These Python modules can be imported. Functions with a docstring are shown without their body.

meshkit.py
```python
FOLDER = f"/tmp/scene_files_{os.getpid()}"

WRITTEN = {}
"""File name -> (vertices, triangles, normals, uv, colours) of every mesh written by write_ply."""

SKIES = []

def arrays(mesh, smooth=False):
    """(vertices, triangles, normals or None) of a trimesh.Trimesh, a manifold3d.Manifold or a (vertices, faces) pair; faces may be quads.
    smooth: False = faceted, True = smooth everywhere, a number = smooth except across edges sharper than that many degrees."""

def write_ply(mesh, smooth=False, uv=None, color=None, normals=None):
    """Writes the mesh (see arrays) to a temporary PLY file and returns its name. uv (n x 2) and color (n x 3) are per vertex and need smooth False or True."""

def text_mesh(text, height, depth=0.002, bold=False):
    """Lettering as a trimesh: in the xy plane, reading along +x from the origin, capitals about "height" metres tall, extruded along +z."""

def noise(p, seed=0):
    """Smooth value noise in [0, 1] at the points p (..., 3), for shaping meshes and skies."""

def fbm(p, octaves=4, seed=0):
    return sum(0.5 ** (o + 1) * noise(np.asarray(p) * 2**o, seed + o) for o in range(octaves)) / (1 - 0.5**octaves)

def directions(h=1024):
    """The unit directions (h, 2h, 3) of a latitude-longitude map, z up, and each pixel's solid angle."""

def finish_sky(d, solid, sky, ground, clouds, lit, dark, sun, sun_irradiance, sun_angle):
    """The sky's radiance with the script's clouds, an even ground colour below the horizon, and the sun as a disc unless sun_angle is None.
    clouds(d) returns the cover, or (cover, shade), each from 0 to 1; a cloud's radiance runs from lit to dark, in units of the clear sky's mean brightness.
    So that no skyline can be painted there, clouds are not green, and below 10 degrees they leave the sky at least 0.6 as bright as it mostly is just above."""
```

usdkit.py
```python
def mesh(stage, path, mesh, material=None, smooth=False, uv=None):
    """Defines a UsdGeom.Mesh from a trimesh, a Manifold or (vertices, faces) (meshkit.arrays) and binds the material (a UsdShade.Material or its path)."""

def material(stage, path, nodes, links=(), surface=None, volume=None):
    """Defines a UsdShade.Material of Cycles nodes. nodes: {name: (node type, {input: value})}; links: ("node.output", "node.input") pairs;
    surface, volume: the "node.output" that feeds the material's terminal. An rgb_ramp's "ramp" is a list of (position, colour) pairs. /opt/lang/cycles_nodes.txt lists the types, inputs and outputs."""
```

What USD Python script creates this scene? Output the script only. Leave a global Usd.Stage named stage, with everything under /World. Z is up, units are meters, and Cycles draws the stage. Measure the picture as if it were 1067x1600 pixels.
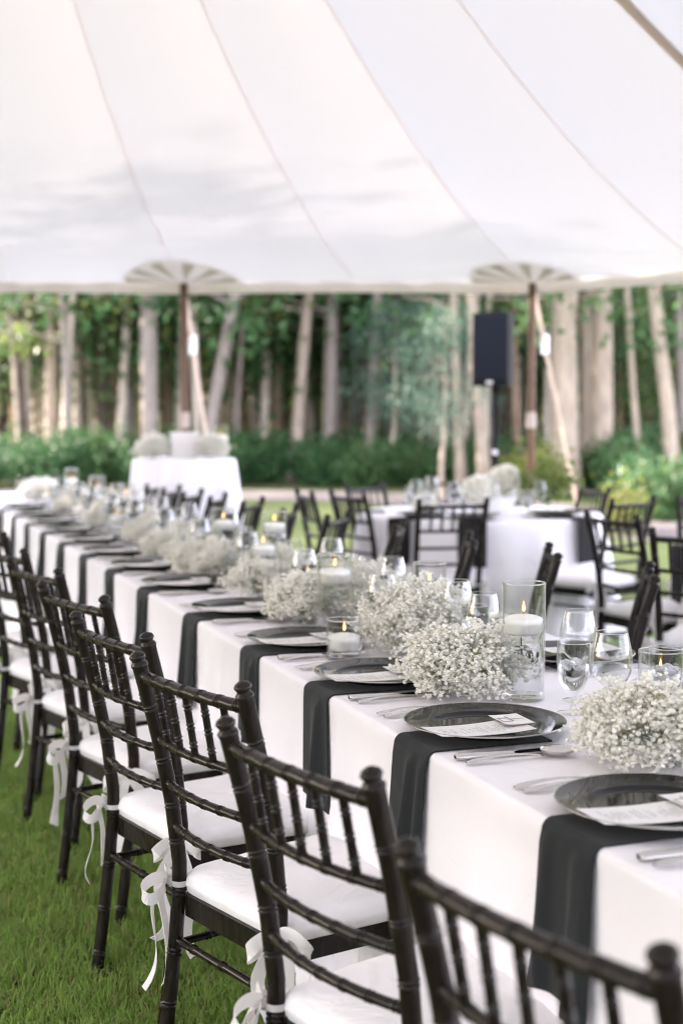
import math, random
import numpy as np, trimesh, usdkit, meshkit
from pxr import Usd, UsdGeom, UsdLux, UsdShade, Gf, Sdf, Vt

stage = Usd.Stage.CreateInMemory()
UsdGeom.SetStageUpAxis(stage, 'Z'); UsdGeom.SetStageMetersPerUnit(stage, 1.0)
UsdGeom.Xform.Define(stage, '/World')
stage.SetDefaultPrim(stage.GetPrimAtPath('/World'))
PI = math.pi

# ------------------------------------------------------------------ camera, sky, sun, exposure
CAM_H, PITCH = 1.415, 4.245
cam = UsdGeom.Camera.Define(stage, '/World/camera')
cam.AddTranslateOp().Set(Gf.Vec3d(0, 0, CAM_H)); cam.AddRotateXOp().Set(90 - PITCH)
cam.CreateHorizontalApertureAttr(24.0); cam.CreateVerticalApertureAttr(36.0); cam.CreateFocalLengthAttr(50.0)
cam.CreateFStopAttr(2.6); cam.CreateFocusDistanceAttr(2.95)
cam.CreateExposureAttr(3.25)
SUN_TO = np.array([-0.92, 0.36]); SUN_TO /= np.linalg.norm(SUN_TO)
SUN_EL = math.radians(23)
sun_dir = np.array([SUN_TO[0] * math.cos(SUN_EL), SUN_TO[1] * math.cos(SUN_EL), math.sin(SUN_EL)])
usdkit.material(stage, '/World/Looks/sky', {
    'sky': ('sky_texture', {'sky_type': 'single_scattering', 'sun_disc': False, 'sun_elevation': SUN_EL, 'sun_rotation': math.atan2(SUN_TO[0], SUN_TO[1]), 'aerosol_density': 2.0}),
    'soft': ('mix_color', {'fac': 0.75, 'b': (5.05, 4.82, 5.75)}),
    'bg': ('background_shader', {'strength': 0.125})},
    [('sky.color', 'soft.a'), ('soft.result', 'bg.color')], surface='bg.background')
dome = UsdLux.DomeLight.Define(stage, '/World/sky')
UsdShade.MaterialBindingAPI.Apply(dome.GetPrim()).Bind(UsdShade.Material.Get(stage, '/World/Looks/sky'))
dome.GetPrim().SetCustomDataByKey('kind', 'structure'); dome.GetPrim().SetCustomDataByKey('label', 'pale evening sky above the trees')
sun = UsdLux.DistantLight.Define(stage, '/World/sun')
sun.CreateIntensityAttr(1.0); sun.CreateNormalizeAttr(True) if hasattr(sun, 'CreateNormalizeAttr') else None
sun.CreateAngleAttr(0.55); sun.CreateColorAttr(Gf.Vec3f(1.0, 0.87, 0.80))
zax = Gf.Vec3d(*sun_dir); rot = Gf.Rotation(Gf.Vec3d(0, 0, 1), zax)
sun.AddOrientOp(UsdGeom.XformOp.PrecisionDouble).Set(rot.GetQuat())

# ------------------------------------------------------------------ helpers
ORD = ['first', 'second', 'third', 'fourth', 'fifth', 'sixth', 'seventh', 'eighth', 'ninth', 'tenth', 'eleventh', 'twelfth', 'thirteenth', 'fourteenth', 'fifteenth', 'sixteenth', 'seventeenth', 'eighteenth', 'nineteenth', 'twentieth']
used = {}
def numbered(parent, name):
    k = (parent, name); n = used.get(k, 0); used[k] = n + 1
    return f'{parent}/{name}' if n == 0 else f'{parent}/{name}_{n:03d}'
def tag(p, label=None, cat=None, group=None, kind=None):
    for k, v in (('label', label), ('category', cat), ('group', group), ('kind', kind)):
        if v: p.SetCustomDataByKey(k, v)
    return p
def place(x, loc, rotz=0, scale=None):
    if not isinstance(x, UsdGeom.Xformable): x = UsdGeom.Xformable(x)
    x.ClearXformOpOrder()
    for op in list(x.GetPrim().GetAttributes()):
        pass
    a = x.GetPrim()
    def op(get, add):
        o = [q for q in x.GetOrderedXformOps() if q.GetOpName() == get]
        return o[0] if o else add()
    x.AddTranslateOp().Set(Gf.Vec3d(*map(float, loc)))
    x.AddRotateZOp().Set(float(rotz))
    if scale is not None:
        x.AddScaleOp().Set(Gf.Vec3f(*([float(scale)] * 3 if np.ndim(scale) == 0 else map(float, scale))))
    return a
def thing(name, label, cat, loc=(0, 0, 0), rotz=0, group=None, scale=None):
    x = UsdGeom.Xform.Define(stage, numbered('/World', name))
    place(x, loc, rotz, scale)
    return tag(x.GetPrim(), label, cat, group)
def part(name, mesh, mat, parent=None, smooth=False, label=None, kind=None):
    p = numbered(str(parent.GetPath()) if parent else '/World', name)
    m = usdkit.mesh(stage, p, mesh, M[mat], smooth)
    return tag(m.GetPrim(), label, None, None, kind)
def dup(src, loc, rotz, label, group=None, scale=None):
    name = src.GetName()
    if name[-4:-3] == '_' and name[-3:].isdigit(): name = name[:-4]
    x = UsdGeom.Xform.Define(stage, numbered('/World', name))
    x.GetPrim().GetReferences().AddInternalReference(src.GetPath()); x.GetPrim().SetInstanceable(True)
    x.ClearXformOpOrder()
    ops = []
    t = x.GetPrim().CreateAttribute('xformOp:translate', Sdf.ValueTypeNames.Double3, False); t.Set(Gf.Vec3d(*map(float, loc))); ops.append('xformOp:translate')
    r = x.GetPrim().CreateAttribute('xformOp:rotateZ', Sdf.ValueTypeNames.Float, False); r.Set(float(rotz)); ops.append('xformOp:rotateZ')
    if scale is not None:
        s = x.GetPrim().CreateAttribute('xformOp:scale', Sdf.ValueTypeNames.Float3, False)
        s.Set(Gf.Vec3f(*([float(scale)] * 3 if np.ndim(scale) == 0 else map(float, scale)))); ops.append('xformOp:scale')
    x.GetXformOpOrderAttr().Set(ops)
    return tag(x.GetPrim(), label, src.GetCustomDataByKey('category'), group or src.GetCustomDataByKey('group'))
class Kind:
    """builds the first copy with its builder, later copies as references to it"""
    def __init__(self, build): self.build, self.src = build, None
    def __call__(self, loc, rotz, label, group=None, scale=None):
        if self.src is None:
            self.src = self.build()
            place(self.src, loc, rotz, scale); tag(self.src, label, None, group); return self.src
        return dup(self.src, loc, rotz, label, group, scale)
def cat(ms):
    V, F, n = [], [], 0
    for v, f in ms:
        v = np.asarray(v, float); f = np.asarray(f, int)
        if f.shape[1] == 4: f = np.vstack([f[:, [0, 1, 2]], f[:, [0, 2, 3]]])
        V.append(v); F.append(f + n); n += len(v)
    return np.vstack(V), np.vstack(F)
def grid(P):
    """(n, m, 3) points to quads"""
    n, m = P.shape[:2]
    i, j = np.meshgrid(np.arange(n - 1), np.arange(m - 1), indexing='ij')
    q = np.stack([i * m + j, (i + 1) * m + j, (i + 1) * m + j + 1, i * m + j + 1], -1).reshape(-1, 4)
    return P.reshape(-1, 3), np.vstack([q[:, [0, 1, 2]], q[:, [0, 2, 3]]])
def tube(pts, rad, sides=8, caps=True):
    p = np.asarray(pts, float); n = len(p)
    r = np.broadcast_to(rad, (n,))
    t = np.gradient(p, axis=0); t /= np.linalg.norm(t, axis=1, keepdims=True) + 1e-12
    ref = np.array([0, 0, 1.0]) if abs(t[:, 2]).mean() < 0.8 else np.array([1.0, 0, 0])
    a = np.cross(t, ref); a /= np.linalg.norm(a, axis=1, keepdims=True) + 1e-12
    b = np.cross(t, a)
    ang = np.arange(sides) * 2 * PI / sides
    v = p[:, None] + r[:, None, None] * (np.cos(ang)[None, :, None] * a[:, None] + np.sin(ang)[None, :, None] * b[:, None])
    i, j = np.meshgrid(np.arange(n - 1), np.arange(sides), indexing='ij')
    q = np.stack([i * sides + j, i * sides + (j + 1) % sides, (i + 1) * sides + (j + 1) % sides, (i + 1) * sides + j], -1).reshape(-1, 4)
    f = np.vstack([q[:, [0, 1, 2]], q[:, [0, 2, 3]]]); v = v.reshape(-1, 3)
    if caps:
        v = np.vstack([v, p[:1], p[-1:]]); k = np.arange(sides); k2 = (k + 1) % sides
        f = np.vstack([f, np.stack([k2, k, np.full(sides, n * sides)], 1), np.stack([k + (n - 1) * sides, k2 + (n - 1) * sides, np.full(sides, n * sides + 1)], 1)])
    return v, f
def lathe(prof, n=32, close=False):
    """prof: (r, z) pairs from the outside bottom on; revolved about z"""
    prof = np.asarray(prof, float); m = len(prof)
    if close: prof = np.vstack([prof, prof[:1]]); m += 1
    a = np.arange(n) * 2 * PI / n
    v = np.stack([prof[:, 0][:, None] * np.cos(a), prof[:, 0][:, None] * np.sin(a), np.broadcast_to(prof[:, 1][:, None], (m, n))], -1).reshape(-1, 3)
    i, j = np.meshgrid(np.arange(m - 1), np.arange(n), indexing='ij')
    q = np.stack([i * n + j, i * n + (j + 1) % n, (i + 1) * n + (j + 1) % n, (i + 1) * n + j], -1).reshape(-1, 4)
    return v, np.vstack([q[:, [0, 1, 2]], q[:, [0, 2, 3]]])
def rbox(cx, cy, cz, sx, sy, sz, b=0.004):
    """box with chamfered edges"""
    h = np.array([sx, sy, sz]) / 2; b = min(b, h.min() * 0.9)
    pts = []
    for s in np.ndindex(2, 2, 2):
        s = np.array(s) * 2 - 1
        for k in range(3):
            q = h - b; q[k] = h[k]; pts.append(s * q)
    hull = trimesh.convex.convex_hull(np.array(pts))
    return np.array(hull.vertices) + [cx, cy, cz], np.array(hull.faces)
def move(m, loc=(0, 0, 0), rz=0.0, sc=1.0):
    v = np.asarray(m[0], float) * sc; c, s = math.cos(rz), math.sin(rz)
    return np.stack([v[:, 0] * c - v[:, 1] * s, v[:, 0] * s + v[:, 1] * c, v[:, 2]], 1) + np.asarray(loc, float), m[1]
def spline(pts, n):
    from scipy.interpolate import CubicSpline
    p = np.asarray(pts, float); d = np.r_[0, np.cumsum(np.linalg.norm(np.diff(p, axis=0), axis=1))]
    return CubicSpline(d, p)(np.linspace(0, d[-1], n))
def ribbon(pts, wdir, width, n=24, thick=0.0007):
    p = spline(pts, n); w = np.asarray(wdir, float)
    if w.ndim == 1: w = np.broadcast_to(w, p.shape)
    t = np.gradient(p, axis=0); t /= np.linalg.norm(t, axis=1, keepdims=True)
    w = w - (w * t).sum(1, keepdims=True) * t; w = w / np.linalg.norm(w, axis=1, keepdims=True)
    nn = np.cross(t, w) * thick
    P = np.stack([p - w * width / 2 + nn, p + w * width / 2 + nn, p + w * width / 2 - nn, p - w * width / 2 - nn, p - w * width / 2 + nn], 1)
    return grid(P)

# ------------------------------------------------------------------ materials
M = {}
def mat(name, nodes, links, surface, volume=None):
    M[name] = usdkit.material(stage, '/World/Looks/' + name, nodes, links, surface=surface, volume=volume)
def plain(name, col, rough=0.5, spec=0.5, metal=0.0, var=None, vscale=8.0, bump=0.0, bscale=60.0, bdist=0.002, coat=0.0, detail=4, stretch=(1, 1, 1), sheen=0.0):
    nodes = {'p': ('principled_bsdf', {'base_color': col, 'roughness': rough, 'specular_ior_level': spec, 'metallic': metal, 'coat_weight': coat, 'coat_roughness': 0.08, 'sheen_weight': sheen})}
    links = []
    if var is not None or bump:
        nodes['tc'] = ('texture_coordinate', {}); nodes['mp'] = ('mapping', {'scale': stretch}); links.append(('tc.object', 'mp.vector'))
    if var is not None:
        nodes['n'] = ('noise_texture', {'scale': vscale, 'detail': float(detail), 'roughness': 0.6})
        nodes['r'] = ('rgb_ramp', {'ramp': [(0.3, col), (0.7, var)]})
        links += [('mp.vector', 'n.vector'), ('n.fac', 'r.fac'), ('r.color', 'p.base_color')]
    if bump:
        nodes['bn'] = ('noise_texture', {'scale': bscale, 'detail': 3.0}); nodes['b'] = ('bump', {'strength': bump, 'distance': bdist})
        links += [('mp.vector', 'bn.vector'), ('bn.fac', 'b.height'), ('b.normal', 'p.normal')]
    mat(name, nodes, links, 'p.BSDF')
def cloth(name, col, trans, rough=0.9, weave=900.0, bump=0.12, wr=0.0, wrs=7.0):
    nodes = {'tc': ('texture_coordinate', {}), 'd': ('principled_bsdf', {'base_color': col, 'roughness': rough, 'specular_ior_level': 0.15, 'sheen_weight': 0.1}),
             'bn': ('noise_texture', {'scale': weave, 'detail': 1.0}), 'b': ('bump', {'strength': bump, 'distance': 0.0006}),
             'wn': ('noise_texture', {'scale': wrs, 'detail': 3.0, 'distortion': 0.6}), 'b2': ('bump', {'strength': wr, 'distance': 0.02})}
    links = [('tc.object', 'bn.vector'), ('tc.object', 'wn.vector'), ('wn.fac', 'b2.height'), ('b2.normal', 'b.normal'), ('bn.fac', 'b.height'), ('b.normal', 'd.normal')]
    if trans:
        nodes['t'] = ('translucent_bsdf', {'color': col}); nodes['m'] = ('mix_closure', {'fac': trans})
        links += [('d.BSDF', 'm.closure1'), ('t.BSDF', 'm.closure2')]
    mat(name, nodes, links, 'm.closure' if trans else 'd.BSDF')
def leafmat(name, c1, c2, trans=0.4, rough=0.45):
    mat(name, {'g': ('geometry', {}), 'r': ('rgb_ramp', {'ramp': [(0.0, c1), (1.0, c2)]}),
               'd': ('principled_bsdf', {'roughness': rough, 'specular_ior_level': 0.35}), 't': ('translucent_bsdf', {}),
               'br': ('brightness_contrast', {'bright': 0.02, 'contrast': 0.0}), 'm': ('mix_closure', {'fac': trans})},
        [('g.random_per_island', 'r.fac'), ('r.color', 'd.base_color'), ('r.color', 'br.color'), ('br.color', 't.color'), ('d.BSDF', 'm.closure1'), ('t.BSDF', 'm.closure2')], 'm.closure')

# lawn: several scales of green and straw
mat('lawn', {'g': ('geometry', {}), 'n1': ('noise_texture', {'scale': 0.5, 'detail': 3.0}), 'n2': ('noise_texture', {'scale': 60.0, 'detail': 4.0}),
             'r1': ('rgb_ramp', {'ramp': [(0.3, (0.060, 0.082, 0.032)), (0.7, (0.092, 0.112, 0.050))]}),
             'r2': ('rgb_ramp', {'ramp': [(0.35, (0.30, 0.35, 0.25)), (0.65, (1.25, 1.2, 1.0))]}),
             'mx': ('mix_color', {'blend_type': 'multiply', 'fac': 0.8, 'use_clamp': False}), 'b': ('bump', {'strength': 0.6, 'distance': 0.03}),
             'p': ('principled_bsdf', {'roughness': 0.85, 'specular_ior_level': 0.1})},
    [('g.position', 'n1.vector'), ('g.position', 'n2.vector'), ('n1.fac', 'r1.fac'), ('n2.fac', 'r2.fac'), ('r1.color', 'mx.a'), ('r2.color', 'mx.b'), ('mx.result', 'p.base_color'), ('n2.fac', 'b.height'), ('b.normal', 'p.normal')], 'p.BSDF')
leafmat('grass', (0.27, 0.42, 0.095), (0.76, 0.82, 0.40), 0.6, 0.5)
leafmat('grass_dry', (0.40, 0.36, 0.16), (0.52, 0.46, 0.24), 0.3, 0.6)
plain('gravel', (0.10, 0.09, 0.083), 0.9, 0.1, var=(0.15, 0.136, 0.125), vscale=3, bump=0.5, bscale=40, bdist=0.02)
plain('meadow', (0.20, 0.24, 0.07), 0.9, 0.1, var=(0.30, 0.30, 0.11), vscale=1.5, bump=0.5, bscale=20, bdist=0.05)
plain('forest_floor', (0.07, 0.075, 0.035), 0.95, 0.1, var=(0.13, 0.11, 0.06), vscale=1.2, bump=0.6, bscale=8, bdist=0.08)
cloth('tent_fabric', (0.82, 0.798, 0.80), 0.053, weave=300, bump=0.05, wr=0.05, wrs=0.8)
cloth('tent_valance', (0.78, 0.74, 0.68), 0.25, weave=300, bump=0.05)
cloth('tent_patch', (0.88, 0.85, 0.80), 0.62, weave=300, bump=0.05)
cloth('tent_patch_dark', (0.62, 0.58, 0.48), 0.45, weave=300, bump=0.05)
cloth('tent_seam', (0.95, 0.91, 0.89), 0.82, weave=300, bump=0.05)
cloth('webbing', (0.86, 0.77, 0.70), 0.45, weave=200, bump=0.2)
plain('strap_metal', (0.85, 0.85, 0.84), 0.4, 0.5)
plain('pole_wood', (0.145, 0.070, 0.035), 0.45, 0.4, var=(0.09, 0.042, 0.02), vscale=6, stretch=(6, 6, 0.6), coat=0.2)
plain('pole_tape', (0.46, 0.38, 0.33), 0.7)
# dark walnut-black chair lacquer with brown wear
mat('chair_wood', {'tc': ('texture_coordinate', {}), 'mp': ('mapping', {'scale': (7, 7, 2.2)}), 'n': ('noise_texture', {'scale': 6.0, 'detail': 5.0, 'roughness': 0.65}),
                   'r': ('rgb_ramp', {'ramp': [(0.35, (0.0065, 0.005, 0.0042)), (0.62, (0.012, 0.0085, 0.0066)), (0.80, (0.030, 0.020, 0.014))]}),
                   'rr': ('map_range', {'from_min': 0.3, 'from_max': 0.7, 'to_min': 0.16, 'to_max': 0.34}),
                   'b': ('bump', {'strength': 0.15, 'distance': 0.002}),
                   'p': ('principled_bsdf', {'specular_ior_level': 0.22, 'coat_weight': 0.05, 'coat_roughness': 0.10})},
    [('tc.object', 'mp.vector'), ('mp.vector', 'n.vector'), ('n.fac', 'r.fac'), ('r.color', 'p.base_color'), ('n.fac', 'rr.value'), ('rr.result', 'p.roughness'), ('n.fac', 'b.height'), ('b.normal', 'p.normal')], 'p.BSDF')
plain('chair_worn', (0.17, 0.13, 0.10), 0.4, 0.4, var=(0.06, 0.045, 0.035), vscale=40)
cloth('cushion', (0.86, 0.84, 0.86), 0.0, weave=700, bump=0.1, wr=0.9, wrs=8.0)
cloth('ribbon', (0.90, 0.885, 0.88), 0.40, weave=700, bump=0.05)
cloth('white_linen', (0.86, 0.835, 0.875), 0.0, weave=1100, bump=0.08, wr=0.40, wrs=5.5)
cloth('napkin', (0.016, 0.0185, 0.0205), 0.0, rough=0.75, weave=1300, bump=0.25, wr=0.12, wrs=14.0)
plain('napkin_black', (0.016, 0.015, 0.015), 0.8, 0.2)
plain('charger_black', (0.005, 0.005, 0.006), 0.05, 0.30)
plain('charger_edge', (0.42, 0.40, 0.38), 0.22, 0.6, metal=0.7)
plain('card', (0.80, 0.785, 0.775), 0.8, 0.2, var=(0.76, 0.745, 0.735), vscale=20)
plain('ink', (0.03, 0.03, 0.03), 0.6, 0.2)
plain('ink_grey', (0.33, 0.33, 0.33), 0.7, 0.2)
plain('steel', (0.62, 0.60, 0.58), 0.16, 0.5, metal=1.0, bump=0.02, bscale=200)
mat('glass', {'lw': ('layer_weight', {'blend': 0.5}), 'pw': ('math', {'math_type': 'power', 'value2': 2.6}), 'f': ('map_range', {'from_min': 0.0, 'from_max': 1.0, 'to_min': 0.04, 'to_max': 0.9}), 't': ('transparent_bsdf', {'color': (0.965, 0.97, 0.97)}), 'g': ('glossy_bsdf', {'color': (1, 1, 1), 'roughness': 0.01}), 'm': ('mix_closure', {})},
    [('lw.facing', 'pw.value1'), ('pw.value', 'f.value'), ('f.result', 'm.fac'), ('t.BSDF', 'm.closure1'), ('g.BSDF', 'm.closure2')], 'm.closure')
plain('glass_solid', (1, 1, 1), 0.0)
M['glass_solid'] = usdkit.material(stage, '/World/Looks/glass_solid', {'p': ('principled_bsdf', {'base_color': (1, 1, 1), 'roughness': 0.0, 'ior': 1.45, 'transmission_weight': 1.0})}, [], surface='p.BSDF')
M['water'] = usdkit.material(stage, '/World/Looks/water', {'p': ('principled_bsdf', {'base_color': (0.99, 0.993, 0.993), 'roughness': 0.0, 'ior': 1.16, 'transmission_weight': 1.0})}, [], surface='p.BSDF')
M['ice'] = usdkit.material(stage, '/World/Looks/ice', {'p': ('principled_bsdf', {'base_color': (0.97, 0.98, 0.99), 'roughness': 0.12, 'ior': 1.25, 'transmission_weight': 0.85})}, [], surface='p.BSDF')
M['wax'] = usdkit.material(stage, '/World/Looks/wax', {'p': ('principled_bsdf', {'base_color': (0.84, 0.82, 0.79), 'roughness': 0.45, 'subsurface_weight': 0.35, 'subsurface_scale': 0.01, 'subsurface_radius': (1.0, 0.8, 0.6)})}, [], surface='p.BSDF')
M['flame'] = usdkit.material(stage, '/World/Looks/flame', {'e': ('emission', {'color': (1.0, 0.56, 0.18), 'strength': 0.50})}, [], surface='e.emission')
M['flame_core'] = usdkit.material(stage, '/World/Looks/flame_core', {'e': ('emission', {'color': (1.0, 0.80, 0.42), 'strength': 2.0})}, [], surface='e.emission')
mat('floret', {'g': ('geometry', {}), 'r': ('rgb_ramp', {'ramp': [(0.0, (0.965, 0.955, 0.91)), (0.5, (0.97, 0.965, 0.95)), (1.0, (0.975, 0.97, 0.965))]}),
               'd': ('diffuse_bsdf', {}), 't': ('translucent_bsdf', {}), 'm': ('mix_closure', {'fac': 0.55})},
    [('g.random_per_island', 'r.fac'), ('r.color', 'd.color'), ('r.color', 't.color'), ('d.BSDF', 'm.closure1'), ('t.BSDF', 'm.closure2')], 'm.closure')
leafmat('flower_stem', (0.42, 0.46, 0.24), (0.62, 0.62, 0.44), 0.5, 0.6)
leafmat('hydrangea', (0.90, 0.89, 0.82), (0.95, 0.94, 0.90), 0.3, 0.7)
leafmat('spray_leaf', (0.14, 0.20, 0.04), (0.30, 0.36, 0.09), 0.45, 0.5)
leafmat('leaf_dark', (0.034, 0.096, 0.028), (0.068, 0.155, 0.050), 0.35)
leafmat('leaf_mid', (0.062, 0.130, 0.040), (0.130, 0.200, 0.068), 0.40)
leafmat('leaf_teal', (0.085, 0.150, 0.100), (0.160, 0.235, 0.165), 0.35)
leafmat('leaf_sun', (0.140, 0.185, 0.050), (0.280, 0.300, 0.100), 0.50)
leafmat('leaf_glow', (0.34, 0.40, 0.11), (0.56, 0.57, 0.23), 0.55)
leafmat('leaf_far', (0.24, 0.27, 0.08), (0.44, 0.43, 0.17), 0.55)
leafmat('leaf_yellow', (0.16, 0.18, 0.03), (0.30, 0.28, 0.05), 0.45)
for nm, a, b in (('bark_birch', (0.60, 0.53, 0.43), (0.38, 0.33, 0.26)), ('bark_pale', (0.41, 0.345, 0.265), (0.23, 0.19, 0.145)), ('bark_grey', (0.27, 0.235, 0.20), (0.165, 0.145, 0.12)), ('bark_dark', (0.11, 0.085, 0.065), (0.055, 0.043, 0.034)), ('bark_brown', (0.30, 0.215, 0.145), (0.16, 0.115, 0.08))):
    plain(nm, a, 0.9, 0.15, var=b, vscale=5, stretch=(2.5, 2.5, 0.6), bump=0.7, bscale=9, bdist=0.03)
plain('speaker_case', (0.006, 0.006, 0.007), 0.6, 0.10, bump=0.1, bscale=300)
plain('speaker_grille', (0.008, 0.010, 0.014), 0.8, 0.08, metal=0.0, bump=0.3, bscale=220)
plain('black_metal', (0.010, 0.010, 0.011), 0.45, 0.2)
plain('knob', (0.55, 0.55, 0.56), 0.3, 0.5, metal=0.6)
plain('plywood', (0.35, 0.25, 0.15), 0.7)

# ------------------------------------------------------------------ ground, path
def sheet(poly, z, name, m, label):
    import shapely
    p = shapely.Polygon(poly)
    v, f = trimesh.creation.triangulate_polygon(p, engine='earcut')
    o = part(name, (np.c_[v, np.full(len(v), z)], f), m); tag(o, label, None, None, 'structure'); return o
R = 400.0
gx = np.r_[-R, -120, -60, -30, np.linspace(-16, 16, 17), 30, 60, 120, R]; gy = np.r_[-R, -100, -30, np.linspace(-12, 30, 22), 45, 70, 120, R]
X, Y = np.meshgrid(gx, gy, indexing='ij')
o = part('lawn', grid(np.stack([X, Y, 0 * X], -1)), 'lawn'); tag(o, 'mown green lawn under and around the tent', None, None, 'structure')
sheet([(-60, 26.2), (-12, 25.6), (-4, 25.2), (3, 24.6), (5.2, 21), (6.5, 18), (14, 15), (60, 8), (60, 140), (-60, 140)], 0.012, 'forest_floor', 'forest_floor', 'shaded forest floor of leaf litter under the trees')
cl = spline([(-40, 26), (-14, 23.4), (-4, 22.7), (0.5, 22.2), (2.6, 19.6), (3.5, 16.2), (5.5, 14.0), (12, 11.5), (40, 4)], 60)
tn = np.gradient(cl, axis=0); tn /= np.linalg.norm(tn, axis=1, keepdims=True); nn = np.stack([-tn[:, 1], tn[:, 0]], 1)
hw = np.interp(np.arange(60), [0, 24, 36, 59], [1.5, 1.4, 0.8, 0.8])[:, None]
o = part('gravel_path', grid(np.concatenate([np.stack([np.c_[cl + nn * hw * s, np.full(60, 0.006)] for s in (-1, 1)], 1)], 0)), 'gravel'); tag(o, 'pale gravel path along the edge of the trees', None, None, 'structure')

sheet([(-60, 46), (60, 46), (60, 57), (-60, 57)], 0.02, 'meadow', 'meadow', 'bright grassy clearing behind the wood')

# ------------------------------------------------------------------ tent
EAVE = 2.3; A1 = np.array([-1.36, 3.714, 5.15]); KS = 0.315
A2 = np.array([-1.36, -2.6, 5.15])
XC, YC = -1.122, (A1[1] + A2[1]) / 2
quarter = [(1.358, 10.21), (3.392, 8.252), (4.30, 5.70)]
Eav = [(XC - 1.24 * 2 + 0.0 + 0.0, 10.21)]
right = [(1.358, 10.21), (3.392, 8.252), (4.30, 5.9), (4.30, 3.2), (4.30, YC * 2 - 3.2), (4.30, 2 * YC - 5.9), (3.392, 2 * YC - 8.252), (1.358, 2 * YC - 10.21)]
ring = [(-1.122, 10.21)] + right + [(-1.122, 2 * YC - 10.21)] + [(2 * XC - x, y) for x, y in right[::-1]]
ring = np.array(ring)      # closed outline, clockwise seen from above
def ridge_at(y):
    m = np.clip((A1[1] - y) / (A1[1] - A2[1]), 0, 1)
    return np.stack([np.full_like(m, A1[0]), A1[1] + (A2[1] - A1[1]) * m, A1[2] - 1.3 * 4 * m * (1 - m) * 0.8], -1)
def roof(e, tt):
    """point of the roof above the outline point e at fraction tt of the way to the ridge"""
    e = np.asarray(e, float); top = ridge_at(e[..., 1])
    xy = e + (top[..., :2] - e) * tt[..., None]
    z = EAVE + (top[..., 2] - EAVE) * (KS * tt + (1 - KS) * tt ** 2)
    return np.concatenate([xy, z[..., None]], -1)
tent = thing('tent', 'white sailcloth tent roof with cream valance spanning over the tables', 'tent')
nr = len(ring); seam_pts = []
for i in range(nr):
    a, b = ring[i], ring[(i + 1) % nr]; mid = (a + b) / 2
    seam_pts += [(a, 'pole'), (mid, 'mid')]
ts = np.linspace(0, 1, 26)
def scallop(a, b, f):      # the eave rises a little between the poles
    return a + (b - a) * f
for k in range(len(seam_pts)):
    a, b = seam_pts[k][0], seam_pts[(k + 1) % len(seam_pts)][0]
    f = np.linspace(0, 1, 9)
    e = a[None] + (b - a)[None] * f[:, None]
    S, Tt = np.meshgrid(np.arange(9), ts, indexing='ij')
    P = roof(e[S], Tt)
    P[..., 2] -= 0.035 * np.sin(PI * f)[S] * np.sin(PI * np.clip(Tt * 1.2, 0, 1))      # each panel bellies a little between its seams
    part('roof_panel', grid(P), 'tent_fabric', tent, True)
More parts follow.
